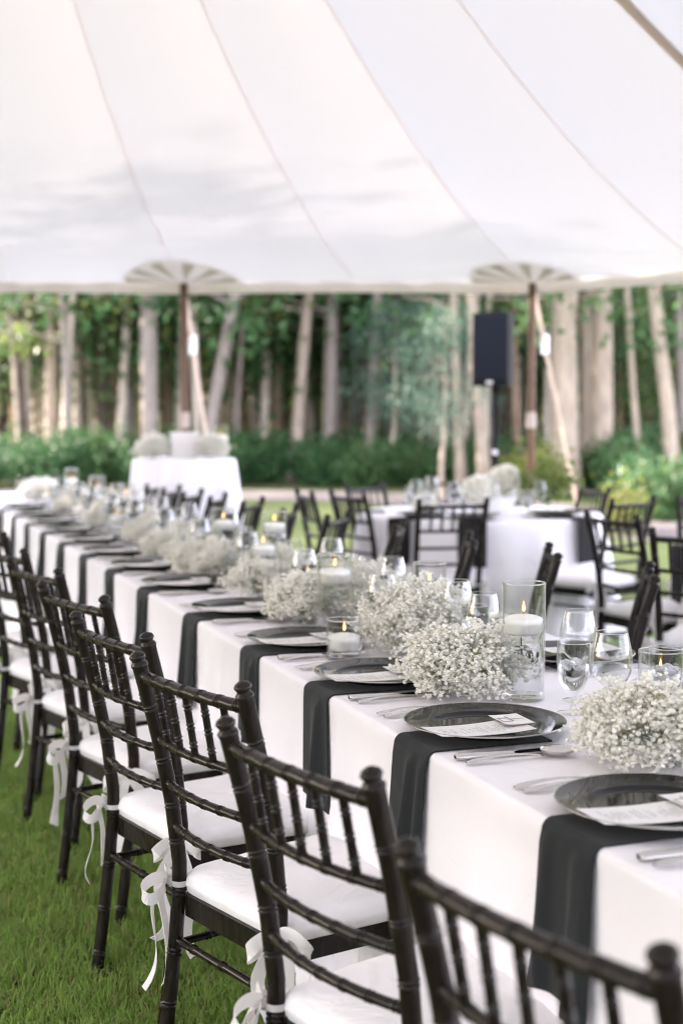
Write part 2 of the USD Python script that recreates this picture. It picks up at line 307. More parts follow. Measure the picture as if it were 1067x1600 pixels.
for k, (e, kind) in enumerate(seam_pts):
    n = 40; t = np.linspace(0.0, 0.985, n); c = roof(np.broadcast_to(e, (n, 2)), t)
    d = np.gradient(c, axis=0); d /= np.linalg.norm(d, axis=1, keepdims=True)
    side = np.cross(d, [0, 0, 1.0]); side /= np.linalg.norm(side, axis=1, keepdims=True)
    up = np.cross(side, d)
    webbing = kind == 'pole' and k in (4, 8, 12, 2 * nr - 4)
    w = 0.028 if webbing else 0.0042
    th = 0.008 if webbing else 0.004
    base = c - up * 0.004
    P = np.stack([base - side * w, base - side * w - up * th, base + side * w - up * th, base + side * w, base - side * w], 1)
    part('ridge_webbing' if webbing else 'seam', grid(P), 'webbing' if webbing else 'tent_seam', tent)
for i in range(nr):       # valance, one strip per bay
    a, b = ring[i], ring[(i + 1) % nr]; f = np.linspace(0, 1, 25)[:, None]; e = a + (b - a) * f
    out = np.array([b[1] - a[1], -(b[0] - a[0])]); out = out / np.linalg.norm(out); out = -out if (out @ (a - [XC, YC])) < 0 else out
    zz = 0.012 * np.sin(PI * f[:, 0])
    rows = []
    for h, off in ((0.012, 0.004), (0.0, 0.012), (-0.04, 0.014), (-0.085, 0.012), (-0.088, 0.008), (-0.085, 0.004), (-0.04, 0.004), (-0.004, 0.0)):
        rows.append(np.c_[e + out * (off + 0.004 * np.sin(f * 40 + i)), EAVE + h + zz])
    part('valance', grid(np.stack(rows, 1)), 'tent_valance', tent, 40)
def fan(e, a_dir, b_dir):
    """half-round reinforcement patch and its dark rays below the roof at pole point e"""
    e = np.asarray(e, float)
    inn = ridge_at(np.array([e[1]]))[0][:2] - e; L = np.linalg.norm(inn); 
    def on(along, depth, drop):      # along the eave (signed), depth towards the ridge
        base = e + (b_dir * along if along > 0 else a_dir * -along)
        p = roof(base[None], np.array([depth / np.linalg.norm(ridge_at(base[1:2])[0][:2] - base)]))[0]; p[2] -= drop; return p
    th = np.linspace(0, PI, 25); rr = np.linspace(0.0, 1, 7)
    RX, RD = 0.43, 0.62
    P = np.array([[on(-RX * r * math.cos(t), 0.012 + RD * r * math.sin(t), 0.014) for r in rr] for t in th])
    part('pole_patch', grid(P), 'tent_patch', tent, True)
    for t in np.radians([14, 42, 72, 108, 138, 166]):
        dt = 0.12; r = np.linspace(0.02, 0.93, 8)
        P = np.array([[on(-RX * q * math.cos(t + dt * s * (0.25 + 0.75 * q ** 0.5)), 0.014 + RD * q * math.sin(t + dt * s * (0.25 + 0.75 * q ** 0.5)), 0.022) for s in (-1, 0, 1)] for q in r])
        part('patch_ray', grid(P), 'tent_patch_dark', tent, True)
for i in range(nr):
    a, p, b = ring[i - 1], ring[i], ring[(i + 1) % nr]
    fan(p, (a - p) / np.linalg.norm(a - p), (b - p) / np.linalg.norm(b - p))
pole_labels = {0: 'brown wooden tent pole standing behind the white draped cocktail table', 1: 'brown wooden tent pole right of the black loudspeaker'}
visible_poles = [0, 1, 2, nr - 1]
strap_labels = {0: 'beige guy strap running down behind the cocktail table pole', 1: 'beige guy strap slanting down right of the pole by the loudspeaker'}
for i in range(nr):
    x, y = ring[i]; out = ring[i] - [XC, YC]; out /= np.linalg.norm(out)
    if 3 < i < nr - 3: continue
    lab = pole_labels.get(i, f'wooden tent pole outside the picture, {ORD[i - 2 if i < nr // 2 else nr - 1 - i]} pole past the ' + ('right' if i < nr // 2 else 'left') + ' picture edge')
    t = thing('tent_pole', lab, 'tent pole', (x, y, 0), 0, 'wooden poles along the tent edge')
    zz = np.linspace(0, EAVE - 0.005, 12)
    part('pole', tube(np.c_[0 * zz, 0 * zz, zz], 0.027 + 0.001 * np.sin(zz * 3), 14), 'pole_wood', t, 40)
    part('label_band', tube([(0, 0, 1.26), (0, 0, 1.275), (0, 0, 1.36), (0, 0, 1.375)], [0.03, 0.034, 0.034, 0.03], 14), 'pole_tape', t, 40)
    part('pin', tube([(0, 0, EAVE - 0.02), (0, 0, EAVE + 0.10)], 0.009, 8), 'strap_metal', t, 40)
    gd = np.array([0.015, 1.0]) if i == 0 else np.array([0.33, 1.0]) if i == 1 else out
    gd = gd / np.linalg.norm(gd)
    s = thing('guy_strap', strap_labels.get(i, f'beige guy strap of the {ORD[i - 2 if i < nr // 2 else nr - 1 - i]} tent pole past the ' + ('right' if i < nr // 2 else 'left') + ' picture edge'), 'strap', (x, y, 0), 0, 'guy straps of the tent')
    top = np.array([gd[0] * 0.05, gd[1] * 0.05, EAVE - 0.05]); foot = np.array([gd[0] * 2.8, gd[1] * 2.8, 0.04])
    pts = top + (foot - top) * np.linspace(0, 1, 10)[:, None]
    wd = np.array([-gd[1], gd[0], 0])
    part('strap', ribbon(pts, wd, 0.028, 12, 0.002), 'webbing', s)
    q = top + (foot - top) * 0.17
    part('ratchet', rbox(q[0], q[1], q[2], 0.055, 0.055, 0.15, 0.012), 'strap_metal', s)
    part('stake', tube([foot + [0, 0, -0.3], foot + [0, 0, 0.25]], 0.015, 8), 'black_metal', s, 40)
for n, A in enumerate((A1, A2)):
    t = thing('center_pole', 'tall wooden centre pole under the ' + ('far' if n == 0 else 'near') + ' peak of the tent', 'tent pole', (A[0], A[1], 0), 0)
    part('pole', tube([(0, 0, 0), (0, 0, 2), (0, 0, 4), (0, 0, A[2] - 0.01)], [0.06, 0.055, 0.05, 0.04], 16), 'pole_wood', t, 40)
    part('base_plate', tube([(0, 0, 0), (0, 0, 0.02)], 0.12, 16), 'black_metal', t, 40)

# ------------------------------------------------------------------ long table frame
O = np.array([0.739, 1.085]); U = np.array([-0.3435, 0.9392]); V = np.array([0.9392, 0.3435]); TROT = math.degrees(math.atan2(V[1], V[0]))
TW, TH = 0.90, 0.76
def T(t, w, z=TH): return np.array([*(O + U * t + V * w), z])
def fbm1(x, s, seed): return meshkit.fbm(np.stack([np.asarray(x, float) * s, np.full(np.shape(x), 3.7 + seed), np.full(np.shape(x), 1.3)], -1), 3, seed) - 0.5
T0, T1e = 0.28, 10.3
near_t = [1.160, 1.782, 2.356, 2.90, 3.55, 4.25, 4.87, 5.47, 6.07, 6.67, 7.27, 7.87, 8.47]
NAP_T = [t - 0.038 for t in near_t]
rng = np.random.RandomState(5)
tt = np.arange(T0, T1e, 0.02)
fold_t = np.sort(rng.uniform(T0, T1e, 70)); fold_w = rng.uniform(0.018, 0.060, 70); fold_a = rng.uniform(0.008, 0.040, 70)
def drop_off(t, h, side):
    q = h / TH
    o = 0.010 * q + 0.0
    g = np.zeros_like(t)
    ft = fold_t if side == 0 else T1e + T0 - fold_t
    for a, w, c in zip(ft, fold_w, fold_a):
        g += c * np.exp(-((t - a - 0.03 * q) / w) ** 2)
    if side == 0:
        for tn in NAP_T: g = g * (1 - np.exp(-((t - tn) / 0.15) ** 4) * np.clip(1 - (h - 0.30) / 0.22, 0, 1))
    return o + g * q ** 0.9 * 1.5 + 0.012 * q * np.sin(t * 5.1 + side) * q
prof = []                     # (w, z, h below the edge, side)
for h in np.r_[np.linspace(TH - 0.004, 0.03, 22)]: prof.append((0.0, TH - h, h, 0))
r = 0.013
for a in np.linspace(0, PI / 2, 5)[0:]: prof.append((r - r * math.cos(a), TH - r + r * math.sin(a), 0, -1))
for w in np.linspace(0.05, TW - 0.05, 16): prof.append((w, TH, 0, -1))
for a in np.linspace(PI / 2, 0, 5): prof.append((TW - r + r * math.cos(a), TH - r + r * math.sin(a), 0, -1))
for h in np.linspace(0.03, TH - 0.004, 14): prof.append((TW, TH - h, h, 1))
Pc = np.zeros((len(tt), len(prof), 3))
for j, (w, z, h, s) in enumerate(prof):
    oo = drop_off(tt, h, max(s, 0)) if s >= 0 else np.zeros_like(tt)
    Pc[:, j, 0] = w - oo if s == 0 else w + oo if s == 1 else w
    Pc[:, j, 1] = tt + (0.004 * np.sin(tt * 9) * h)
    Pc[:, j, 2] = z + (0.0008 * fbm1(tt, 9, j) if s == -1 else 0)
# pressed fold lines of the linen
for c in np.arange(0.55, T1e, 0.62):
    Pc[:, :, 2] += np.where(np.array([p[3] for p in prof]) == -1, 1, 0)[None] * (0.0022 * np.exp(-((tt - c) / 0.012) ** 2))[:, None]
    Pc[:, :, 0] -= np.where(np.array([p[3] for p in prof]) == 0, 1, 0)[None] * (0.004 * np.exp(-((tt - c) / 0.014) ** 2))[:, None]
hh = np.array([p[2] for p in prof])
Pc[:, :, 0] -= (np.array([p[3] for p in prof]) == 0)[None] * 0.004 * np.exp(-((hh - 0.27) / 0.02) ** 2)[None]
cloth_obj = thing('tablecloth', 'long white linen tablecloth draped over the banquet table down to the grass', 'tablecloth', (O[0], O[1], 0), TROT)
part('linen', grid(Pc), 'white_linen', cloth_obj, 60)
cap = Pc[[0, -1]]
for k in (0, 1):
    row = cap[k]; c = row[len(row) // 2] * [1, 1, 0] + [0, 0, 0.4]
    n = len(row); part('end_drop', (np.vstack([row, [c]]), [[i, i + 1, n] if k else [i + 1, i, n] for i in range(n - 1)]), 'white_linen', cloth_obj)

# ------------------------------------------------------------------ chairs
def ring_profile(z0, z1, r0, r1, ringz, n_extra=2, amp=0.0022, wid=0.0035):
    """radius along a turned bamboo-like member with paired raised rings"""
    zs = set(np.linspace(z0, z1, 8 + n_extra))
    for z in ringz:
        for d in (-0.010, -0.0065, -0.004, -0.0015, 0.0015, 0.004, 0.0065, 0.010): zs.add(z + d)
    zs = np.array(sorted(z for z in zs if z0 - 1e-9 <= z <= z1 + 1e-9))
    rr = r0 + (r1 - r0) * (zs - z0) / (z1 - z0)
    for z in ringz:
        d = np.abs(zs - z); rr = rr + np.where(np.abs(d - 0.004) < 0.0012, amp, 0) - np.where(d < 0.0018, amp * 0.5, 0)
    return zs, rr
HWB = 0.190                 # half distance between the rear posts
def post_y(z): return np.interp(z, [0, 0.15, 0.30, 0.45, 0.6, 0.75, 0.92], [-0.243, -0.222, -0.203, -0.190, -0.207, -0.237, -0.283])
def post_x(z): return np.interp(z, [0, 0.45, 0.92], [0.186, 0.184, 0.196])
RAILZ = (0.868, 0.735, 0.640, 0.548)
def member(p0, p1, r, ringf, sides=8, bow=0.0, amp=0.0020):
    p0, p1 = np.asarray(p0, float), np.asarray(p1, float); L = np.linalg.norm(p1 - p0)
    zs, rr = ring_profile(0, L, r, r, [f * L for f in ringf], amp=amp)
    f = zs / L; pts = p0 + (p1 - p0) * f[:, None]
    pts[:, 1] -= bow * 4 * f * (1 - f)
    return tube(pts, rr, sides)
def bow_mesh(sx, rs):
    """white tie bow at a rear post; sx = -1 for the left post"""
    K0 = 0.425; k = np.array([sx * 0.204, -0.210, K0]); ms = []
    out = np.array([sx * 0.80, -0.60, 0]); lat = np.array([-out[1], out[0], 0]) * sx
    j = lambda s: rs.uniform(-s, s)
    for d in (-1, 1):
        L = 0.060 + j(0.012); w = 0.025 + j(.002); dr = rs.uniform(0.01, 0.035)
        pts = [k, k + out * 0.020 + lat * d * L * 0.5 + [0, 0, 0.012 + j(.005)], k + out * 0.024 + lat * d * L + [0, 0, -dr * 0.5], k + out * 0.012 + lat * d * L * 1.04 + [0, 0, -dr], k - out * 0.004 + lat * d * L * 0.6 + [0, 0, -dr * 0.6], k + out * 0.002 + lat * d * 0.010 + [0, 0, -0.004]]
        ms.append(ribbon(pts, np.array([0, 0, 1.0]) + out * j(.35), w, 26))
        H = 0.195 + j(0.06)
        pts = [k, k + out * 0.020 + lat * d * 0.014 + [0, 0, -0.018], k + out * (0.022 + j(.008)) + lat * d * (0.030 + j(.012)) + [0, 0, -H * 0.4], k + out * (0.018 + j(.012)) + lat * d * (0.026 + j(.016)) + [0, 0, -H * 0.72], k + out * (0.026 + j(.016)) + lat * d * (0.040 + j(.026)) + [0, 0, -H]]
        n = 26; tw = np.linspace(j(.3), j(.8), n)[:, None]
        ms.append(ribbon(pts, lat * np.cos(tw) + out * np.sin(tw), w, n))
    kn = trimesh.creation.icosphere(2, 0.0095); v = np.array(kn.vertices) * [1, 1, 1.1] + k + out * 0.010
    ms.append((v, np.array(kn.faces)))
    th = np.linspace(0, 2 * PI, 20); wrap = np.c_[sx * 0.184 + 0.0180 * np.cos(th), -0.192 + 0.0180 * np.sin(th), np.full(20, K0)]
    P = np.stack([wrap + [0, 0, 0.006], wrap - [0, 0, 0.006]], 1); ms.append(grid(P))
    ms.append(ribbon([(sx * 0.165, -0.165, 0.434), (sx * 0.182, -0.185, 0.428), tuple(k)], (0, 0, 1), 0.014, 8))
    return cat(ms)
def chair(seed):
    rs = np.random.RandomState(seed)
    t = thing('chiavari_chair', '', 'chair')
    for s in (-1, 1):
        rz = [0.06, 0.17, 0.28, 0.405, 0.515, 0.592, 0.688, 0.80]
        zs, rr = ring_profile(0, 0.885, 0.0150, 0.0160, rz, 10, 0.0016)
        zs = np.r_[zs, 0.888, 0.891, 0.894, 0.898, 0.901, 0.904, 0.908, 0.913, 0.917, 0.9195]
        rr = np.r_[rr, 0.0175, 0.0180, 0.0172, 0.0135, 0.0130, 0.0155, 0.0172, 0.0150, 0.009, 0.002]
        part('rear_post', tube(np.c_[s * post_x(zs), post_y(zs), zs], rr, 12), 'chair_wood', t, 50)
    for s in (-1, 1):
        zs, rr = ring_profile(0, 0.395, 0.0125, 0.0165, [0.07, 0.17, 0.26], 4, 0.0018)
        part('front_leg', tube(np.c_[s * np.interp(zs, [0, .395], [0.197, 0.192]), np.interp(zs, [0, .395], [0.212, 0.196]), zs], rr, 10), 'chair_wood', t, 50)
    for n, z in enumerate(RAILZ):
        r = 0.0125 if n == 0 else 0.0092
        x = post_x(z)
        part('top_rail' if n == 0 else 'back_rail', member((-x, post_y(z), z), (x, post_y(z), z), r, [0.06, 0.2, 0.35, 0.5, 0.65, 0.8, 0.94], 9, 0.016 if n == 0 else 0.028, 0.0014), 'chair_wood', t, 50)
    for k in range(5):
        x = (k - 2) * 0.0615; b = lambda bw, xx: bw * 4 * (0.5 + xx / 0.38) * (0.5 - xx / 0.38)
        zt, zb = RAILZ[0], RAILZ[1]
        part('spindle', member((x, post_y(zb) - b(0.028, x), zb), (x, post_y(zt) - b(0.016, x), zt), 0.0074, [0.2, 0.48, 0.76], 8, 0, 0.0016), 'chair_wood', t, 50)
    # seat frame: rounded trapezoid ring, 45 mm deep
    c = np.array([(-0.180, -0.190), (0.180, -0.190), (0.203, 0.200), (-0.203, 0.200)])
    import shapely
    outer = shapely.Polygon(c).buffer(-0.02).buffer(0.02, quad_segs=4)
    fr = trimesh.creation.extrude_polygon(outer, 0.045, engine='earcut'); 
    part('seat_frame', (np.array(fr.vertices) + [0, 0, 0.358], np.array(fr.faces)), 'chair_wood', t, 30)
    for s in (-1, 1):
        for z in (0.295,):
            part('stretcher', member((s * 0.186, post_y(z), z), (s * 0.1945, 0.204, z), 0.0085, [0.2, 0.5, 0.8], 8), 'chair_wood', t, 50)
    for y, x, z in ((0.206, 0.194, 0.235), (0.203, 0.194, 0.28), (None, 0.186, 0.305)):
        yy = post_y(z) if y is None else y
        part('stretcher', member((-x, yy, z), (x, yy, z), 0.0085, [0.2, 0.5, 0.8], 8), 'chair_wood', t, 50)
    # cushion: pillow between two rounded outlines
    co = shapely.Polygon([(-0.192, -0.184), (0.192, -0.184), (0.222, 0.218), (-0.222, 0.218)]).buffer(-0.04).buffer(0.045, quad_segs=8)
    ln = np.array(co.exterior.segmentize(0.02).coords)[:-1]; cen = np.array([0, 0.02])
    rows = []
    sec = [(0.0, 0.4035), (0.5, 0.4030), (0.84, 0.4020), (0.945, 0.4010), (0.980, 0.407), (0.993, 0.419), (1.008, 0.4235), (0.997, 0.428), (0.984, 0.439), (0.950, 0.449), (0.87, 0.4570), (0.70, 0.4620), (0.45, 0.4640), (0.22, 0.4625), (0.0, 0.4615)]
    for q, z in sec:
        nz = meshkit.fbm(np.c_[ln * q * 9 + seed, np.full(len(ln), z * 5)], 3, seed) - 0.5
        rows.append(np.c_[cen + (ln - cen) * q, z + 0 * nz + (nz * 0.018 if z > 0.440 and q > 0 else 0)])
    P = np.stack(rows, 0); P = np.concatenate([P, P[:, :1]], 1)
    cu = part('seat_cushion', grid(P), 'cushion', t, 70)
    for s in (-1, 1): part('tie_bow', bow_mesh(s, rs), 'ribbon', cu, 60)
    return t
chairs = [Kind(lambda s=s: chair(s)) for s in (11, 23, 37)]
def put_chair(k, mid, face, label, group, jit=0.0):
    f = math.radians(face); fd = np.array([math.cos(f), math.sin(f)])
    p = np.asarray(mid) + fd * 0.283
    chairs[k % 3]((p[0], p[1], 0), face - 90, label, group)
near = [((0.184, 1.443), 34.5), ((-0.075, 2.089), 35.5), ((-0.299, 2.70), 37.0), ((-0.54, 3.265), 33.5), ((-0.743, 3.881), 36.0), ((-0.99, 4.53), 35.0), ((-1.235, 5.13), 36.5), ((-1.46, 5.80), 35.0)]
nl = ['blurred black chair nearest the camera at the lower right, its top rail crossing the foreground', 'black chair second from the camera on the near side of the long table',
      'black chair third from the camera on the near side, bow hanging at its rear leg', 'black chair fourth from the camera on the near side of the long table',
      'black chair fifth from the camera on the near side of the long table', 'black chair sixth from the camera on the near side, at the left picture edge',
      'black chair seventh from the camera on the near side, cut by the left edge', 'black chair eighth from the camera on the near side, almost out of view']
for i, (m, a) in enumerate(near): put_chair(i, m, a, nl[i], 'chairs along the near side of the long table')
far = [((0.965, 4.37), 170), ((0.754, 5.01), 176), ((0.506, 5.47), 177), ((0.257, 6.18), 172), ((-0.01, 6.74), 165), ((-0.255, 7.15), 172), ((-0.475, 7.70), 168), ((-0.70, 8.12), 172), ((-0.885, 8.50), 170), ((-1.06, 8.92), 172), ((-1.215, 9.35), 170)]
for i, (m, a) in enumerate(far):
    put_chair(i + 1, m, a, f'black chair pushed in on the far side of the long table, {ORD[i]} from the right', 'chairs along the far side of the long table')
garden = [((0.61, 7.72), 106, 'black chair in front of the round table, white cloth showing through its rails'),
          ((0.03, 8.42), 30, 'black chair left of the round table, facing it from the side'),
          ((0.15, 9.30), -38, 'farthest black chair behind the left side of the round table'),
          ((-0.23, 8.55), 15, 'dark chair standing out on the lawn left of the round table'),
          ((1.27, 6.70), 26, 'black chair with its bow tied at left, turned to the table at the right edge'),
          ((1.62, 7.86), 133, 'black chair facing the round table from the right, seat towards the camera'),
          ((1.62, 9.05), 195, 'dark chair behind the right side of the round table by the thick tree'),
          ((2.10, 8.00), 262, 'black chair cut by the right picture edge behind the second round table'),
          ((0.80, 10.02), 272, 'dark chair hidden behind the flowers of the round table'),
          ((1.45, 5.75), 60, 'black chair low beside the second round table, mostly behind the wine glasses')]
for i, (m, a, l) in enumerate(garden): put_chair(i, m, a, l, 'chairs around the round tables')

# ------------------------------------------------------------------ place settings
def charger():
    t = thing('charger_plate', '', 'plate')
    pr = [(0.0, 0.0045), (0.06, 0.0045), (0.100, 0.0050), (0.107, 0.0068), (0.112, 0.0110), (0.116, 0.0130), (0.135, 0.0160), (0.155, 0.0192), (0.1615, 0.0205), (0.1620, 0.0192), (0.156, 0.0160), (0.135, 0.0118), (0.116, 0.0088), (0.108, 0.002), (0.100, 0.0002), (0.0, 0.0002)]
    part('dish', lathe(pr, 72), 'charger_black', t, 30)
    a = np.linspace(0, 2 * PI, 73); part('rim', tube(np.c_[0.1622 * np.cos(a), 0.1622 * np.sin(a), np.full(73, 0.0200)], 0.0014, 6, False), 'charger_edge', t, True)
    return t
def sheet_card(L, W, lift, twist=0.0, n=10):
    x = np.linspace(-L / 2, L / 2, n); y = np.linspace(-W / 2, W / 2, 5)
    Xg, Yg = np.meshgrid(x, y, indexing='ij')
    Z = lift * (2 * Xg / L) ** 2 + twist * Xg * Yg
    top = grid(np.stack([Xg, Yg, Z + 0.0006], -1)[:, ::-1][::-1]); bot = grid(np.stack([Xg, Yg, Z], -1)[:, ::-1])
    return cat([(top[0], top[1]), bot]), (lambda xx, yy: lift * (2 * xx / L) ** 2 + twist * xx * yy + 0.0009)
def menu_card(seed):
    rs = np.random.RandomState(seed)
    t = thing('menu_card', '', 'card')
    m, zf = sheet_card(0.205, 0.098, 0.0045, 0.25)
    part('paper', m, 'card', t)
    ms = []
    def word(x, y0, y1, w):
        yy = np.linspace(y0, y1, 3); 
        P = np.stack([np.stack([np.full(3, x - w / 2), yy, zf(x, yy)], -1), np.stack([np.full(3, x + w / 2), yy, zf(x, yy)], -1)], 1); ms.append(grid(P))
    x = -0.078
    while x < 0.078:
        n = rs.randint(2, 4); L = rs.uniform(0.03, 0.062); y = -L / 2
        for k in range(n):
            e = min(y + rs.uniform(0.008, 0.022), L / 2)
            word(x, y, e, 0.0016); y = e + 0.003
            if y > L / 2 - 0.004: break
        x += rs.choice([0.0065, 0.0065, 0.012])
    part('print', cat(ms), 'ink_grey', t)
    return t
def place_card():
    t = thing('place_card', '', 'card')
    m, zf = sheet_card(0.062, 0.090, 0.001)
    part('paper', m, 'card', t)
    ms = []
    def bar(x, y, lx, ly): ms.append(rbox(x, y, 0.0016, lx, ly, 0.0006, 0.0001))
    # outlined box with an upright and a crossbar, the monogram on the card
    bar(-0.014, 0.012, 0.022, 0.0022); bar(-0.014, -0.018, 0.022, 0.0022); bar(-0.0245, -0.003, 0.0022, 0.030); bar(-0.0035, -0.003, 0.0022, 0.030)
    bar(0.012, 0.000, 0.030, 0.0026); bar(-0.004, 0.012, 0.0026, 0.026)
    part('monogram', cat(ms), 'ink_grey', t)
    return t
def napkin(seed):
    rs = np.random.RandomState(seed)
    t = thing('napkin', '', 'napkin')
    W = 0.163; n = 21; s = np.linspace(-1, 1, n)
    path = [(w, 0.0045, 0) for w in np.linspace(0.26, 0.03, 9)]
    R_ = 0.021
    for a in np.linspace(0.1, PI / 2, 7): path.append((0.0140 - R_ * math.sin(a), 0.0045 - R_ + R_ * math.cos(a), 0))
    hang = 0.245 + rs.uniform(-0.025, 0.022)
    for h in np.linspace(0.035, hang, 14): path.append((-0.0075 - 0.02 * h, -h, h))
    path = np.array(path)
    skew = rs.uniform(-0.10, 0.08)
    P = np.zeros((len(path), n, 3)); Q = P.copy()
    fa = rs.uniform(0.006, 0.014, 3); fp = rs.uniform(-0.8, 0.8, 3)
    for i, (w, z, h) in enumerate(path):
        q = h / 0.25
        half = W / 2 * (1 + 0.10 * q)
        off = sum(a * np.exp(-((s - p_) / 0.22) ** 2) for a, p_ in zip(fa, fp)) * (0.3 + 1.5 * q) if h > 0 else 0 * s
        edge = 0.004 * np.clip(np.abs(s) - 0.9, 0, 1) * 10 * (0 if h > 0 else 0)
        P[i] = np.stack([w - off, half * s + skew * h, z - edge + (0.004 * (s - 0.2) * q if h else 0)], -1)
    dn = np.gradient(P, axis=0); nrm = np.cross(dn, np.gradient(P, axis=1)); nrm /= np.linalg.norm(nrm, axis=2, keepdims=True)
    if nrm[0, n // 2, 2] > 0: nrm = -nrm
    Q = P + nrm * 0.0032
    loop = np.concatenate([P, Q[:, ::-1], P[:, :1]], 1)
    a, b = grid(loop); 
    endm = grid(np.stack([P[-1], Q[-1]], 1))
    part('linen', cat([(a, b), endm]), 'napkin', t, 50)
    return t
def knife():
    t = thing('table_knife', '', 'knife')
    x = np.array([-0.118, -0.116, -0.108, -0.06, -0.03, -0.012, -0.006]); ry = np.array([0.004, 0.0075, 0.0088, 0.0075, 0.0065, 0.006, 0.0045])
    a = np.arange(10) * 2 * PI / 10
    P = np.stack([np.stack([np.full(11, xx), r_ * np.cos(np.r_[a, 0]), 0.0050 + 0.62 * r_ * np.sin(np.r_[a, 0])], -1) for xx, r_ in zip(x, ry)], 0)
    part('handle', grid(P), 'steel', t, 60)
    xb = np.linspace(-0.006, 0.118, 14); wb = np.interp(xb, [-0.006, 0.01, 0.09, 0.112, 0.118], [0.005, 0.0085, 0.0095, 0.006, 0.001])
    P = np.stack([np.c_[xb, -0.006 + 0 * xb, 0.0045 + 0 * xb], np.c_[xb, -0.006 + 2 * wb, 0.0042 + 0 * xb], np.c_[xb, -0.006 + 2 * wb, 0.0034 + 0 * xb], np.c_[xb, -0.006 + 0 * xb, 0.0028 + 0 * xb], np.c_[xb, -0.006 + 0 * xb, 0.0045 + 0 * xb]], 1)
    part('blade', grid(P), 'steel', t)
    return t
def flat(xs, ws, zs, th=0.0016):
    xs, ws, zs = map(np.asarray, (xs, ws, zs))
    k = np.linspace(-1, 1, 7)
    top = np.stack([np.stack([xs, ws * q, zs + th * (1 - q * q)], -1) for q in k], 1)
    bot = np.stack([np.stack([xs, ws * q, zs - 0.0003 + 0 * xs], -1) for q in k[::-1]], 1)
    return grid(np.concatenate([top, bot, top[:, :1]], 1))
def spoon():
    t = thing('table_spoon', '', 'spoon')
    part('handle', flat(np.linspace(-0.105, 0.045, 12), np.interp(np.linspace(0, 1, 12), [0, .06, .3, .8, 1], [.003, .0082, .006, .0032, .004]), 0.002 + 0.006 * np.sin(np.linspace(0, PI, 12)) + 0.001), 'steel', t, 60)
    s = trimesh.creation.icosphere(3, 1.0); v = np.array(s.vertices) * [0.033, 0.021, 0.010]; v[:, 2] = -np.sqrt(np.clip(v[:, 2] ** 2, 0, None)) * np.where(v[:, 2] < 0, 1, 0.8)
    part('bowl', (v + [0.075, 0, 0.0115], np.array(s.faces)), 'steel', t, True)
    return t
def fork():
    t = thing('table_fork', '', 'fork')
    x = np.linspace(-0.10, 0.05, 12)
    part('handle', flat(x, np.interp(np.linspace(0, 1, 12), [0, .06, .3, .75, 1], [.003, .008, .0058, .003, .010]), 0.002 + 0.006 * np.sin(np.linspace(0, PI, 12)) + 0.001), 'steel', t, 60)
    for k in range(4):
        y = (k - 1.5) * 0.0058
        part('tine', tube([(0.047, y, 0.0036), (0.07, y, 0.0028), (0.09, y * 0.95, 0.0045), (0.103, y * 0.9, 0.0075)], [0.0019, 0.0016, 0.0014, 0.0007], 6), 'steel', t, True)
    return t
def glass_prof(inner, outer): return outer + inner[::-1]
def wine_glass():
    t = thing('wine_glass', '', 'wine glass')
    out = [(0.0335, 0.0008), (0.0342, 0.0016), (0.030, 0.0028), (0.012, 0.0050), (0.0050, 0.010), (0.0036, 0.024), (0.0035, 0.060), (0.0040, 0.080), (0.0075, 0.0885), (0.0200, 0.0960), (0.0325, 0.1080), (0.0400, 0.1240), (0.0420, 0.1400), (0.0405, 0.1600), (0.0365, 0.1800), (0.0325, 0.1990), (0.0318, 0.2030)]
    inn = [(0.0, 0.0925), (0.012, 0.0940), (0.0225, 0.1000), (0.0318, 0.1100), (0.0388, 0.1250), (0.0408, 0.1400), (0.0393, 0.1600), (0.0354, 0.1800), (0.0314, 0.1990), (0.0313, 0.2028)]
    part('bowl', lathe([(0.0, 0.0008)] + out + inn[::-1], 40), 'glass', t, 60)
    a = np.linspace(0, 2 * PI, 41); part('rim', tube(np.c_[0.0316 * np.cos(a), 0.0316 * np.sin(a), np.full(41, 0.203)], 0.0007, 6, False), 'glass_solid', t, True)
    return t
def goblet():
    t = thing('water_goblet', '', 'water glass')
    out = [(0.0330, 0.0010), (0.0338, 0.0020), (0.028, 0.0036), (0.010, 0.007), (0.0065, 0.014), (0.0060, 0.030), (0.0085, 0.040), (0.0190, 0.050), (0.0290, 0.066), (0.0345, 0.090), (0.0362, 0.115), (0.0358, 0.140), (0.0350, 0.154)]
    inn = [(0.0, 0.048), (0.0150, 0.0515), (0.0265, 0.068), (0.0325, 0.091), (0.0342, 0.115), (0.0340, 0.140), (0.0337, 0.1538)]
    part('bowl', lathe([(0.0, 0.001)] + out + inn[::-1], 40), 'glass', t, 60)
    a = np.linspace(0, 2 * PI, 41); part('rim', tube(np.c_[0.0344 * np.cos(a), 0.0344 * np.sin(a), np.full(41, 0.154)], 0.0008, 6, False), 'glass_solid', t, True)
    part('water', lathe([(0.0, 0.0485), (0.0146, 0.0520), (0.0260, 0.0683), (0.0319, 0.0912), (0.0334, 0.108), (0.0334, 0.1105), (0.0, 0.1105)], 40), 'water', t, 50)
    rs = np.random.RandomState(3)
    for k in range(3):
        b = rbox(0, 0, 0, 0.022, 0.020, 0.018, 0.004); a_ = rs.uniform(0, 3)
        v = trimesh.transform_points(b[0], trimesh.transformations.euler_matrix(*rs.uniform(-1, 1, 3)))
        part('ice_cube', (v + [0.013 * math.cos(k * 2.1), 0.013 * math.sin(k * 2.1), 0.105 + 0.006 * (k % 2)], b[1]), 'ice', t)
    return t
K = dict(charger=Kind(charger), place_card=Kind(place_card), knife=Kind(knife), spoon=Kind(spoon), fork=Kind(fork), wine=Kind(wine_glass), goblet=Kind(goblet))
menus = [Kind(lambda s=s: menu_card(s)) for s in (1, 2, 3)]
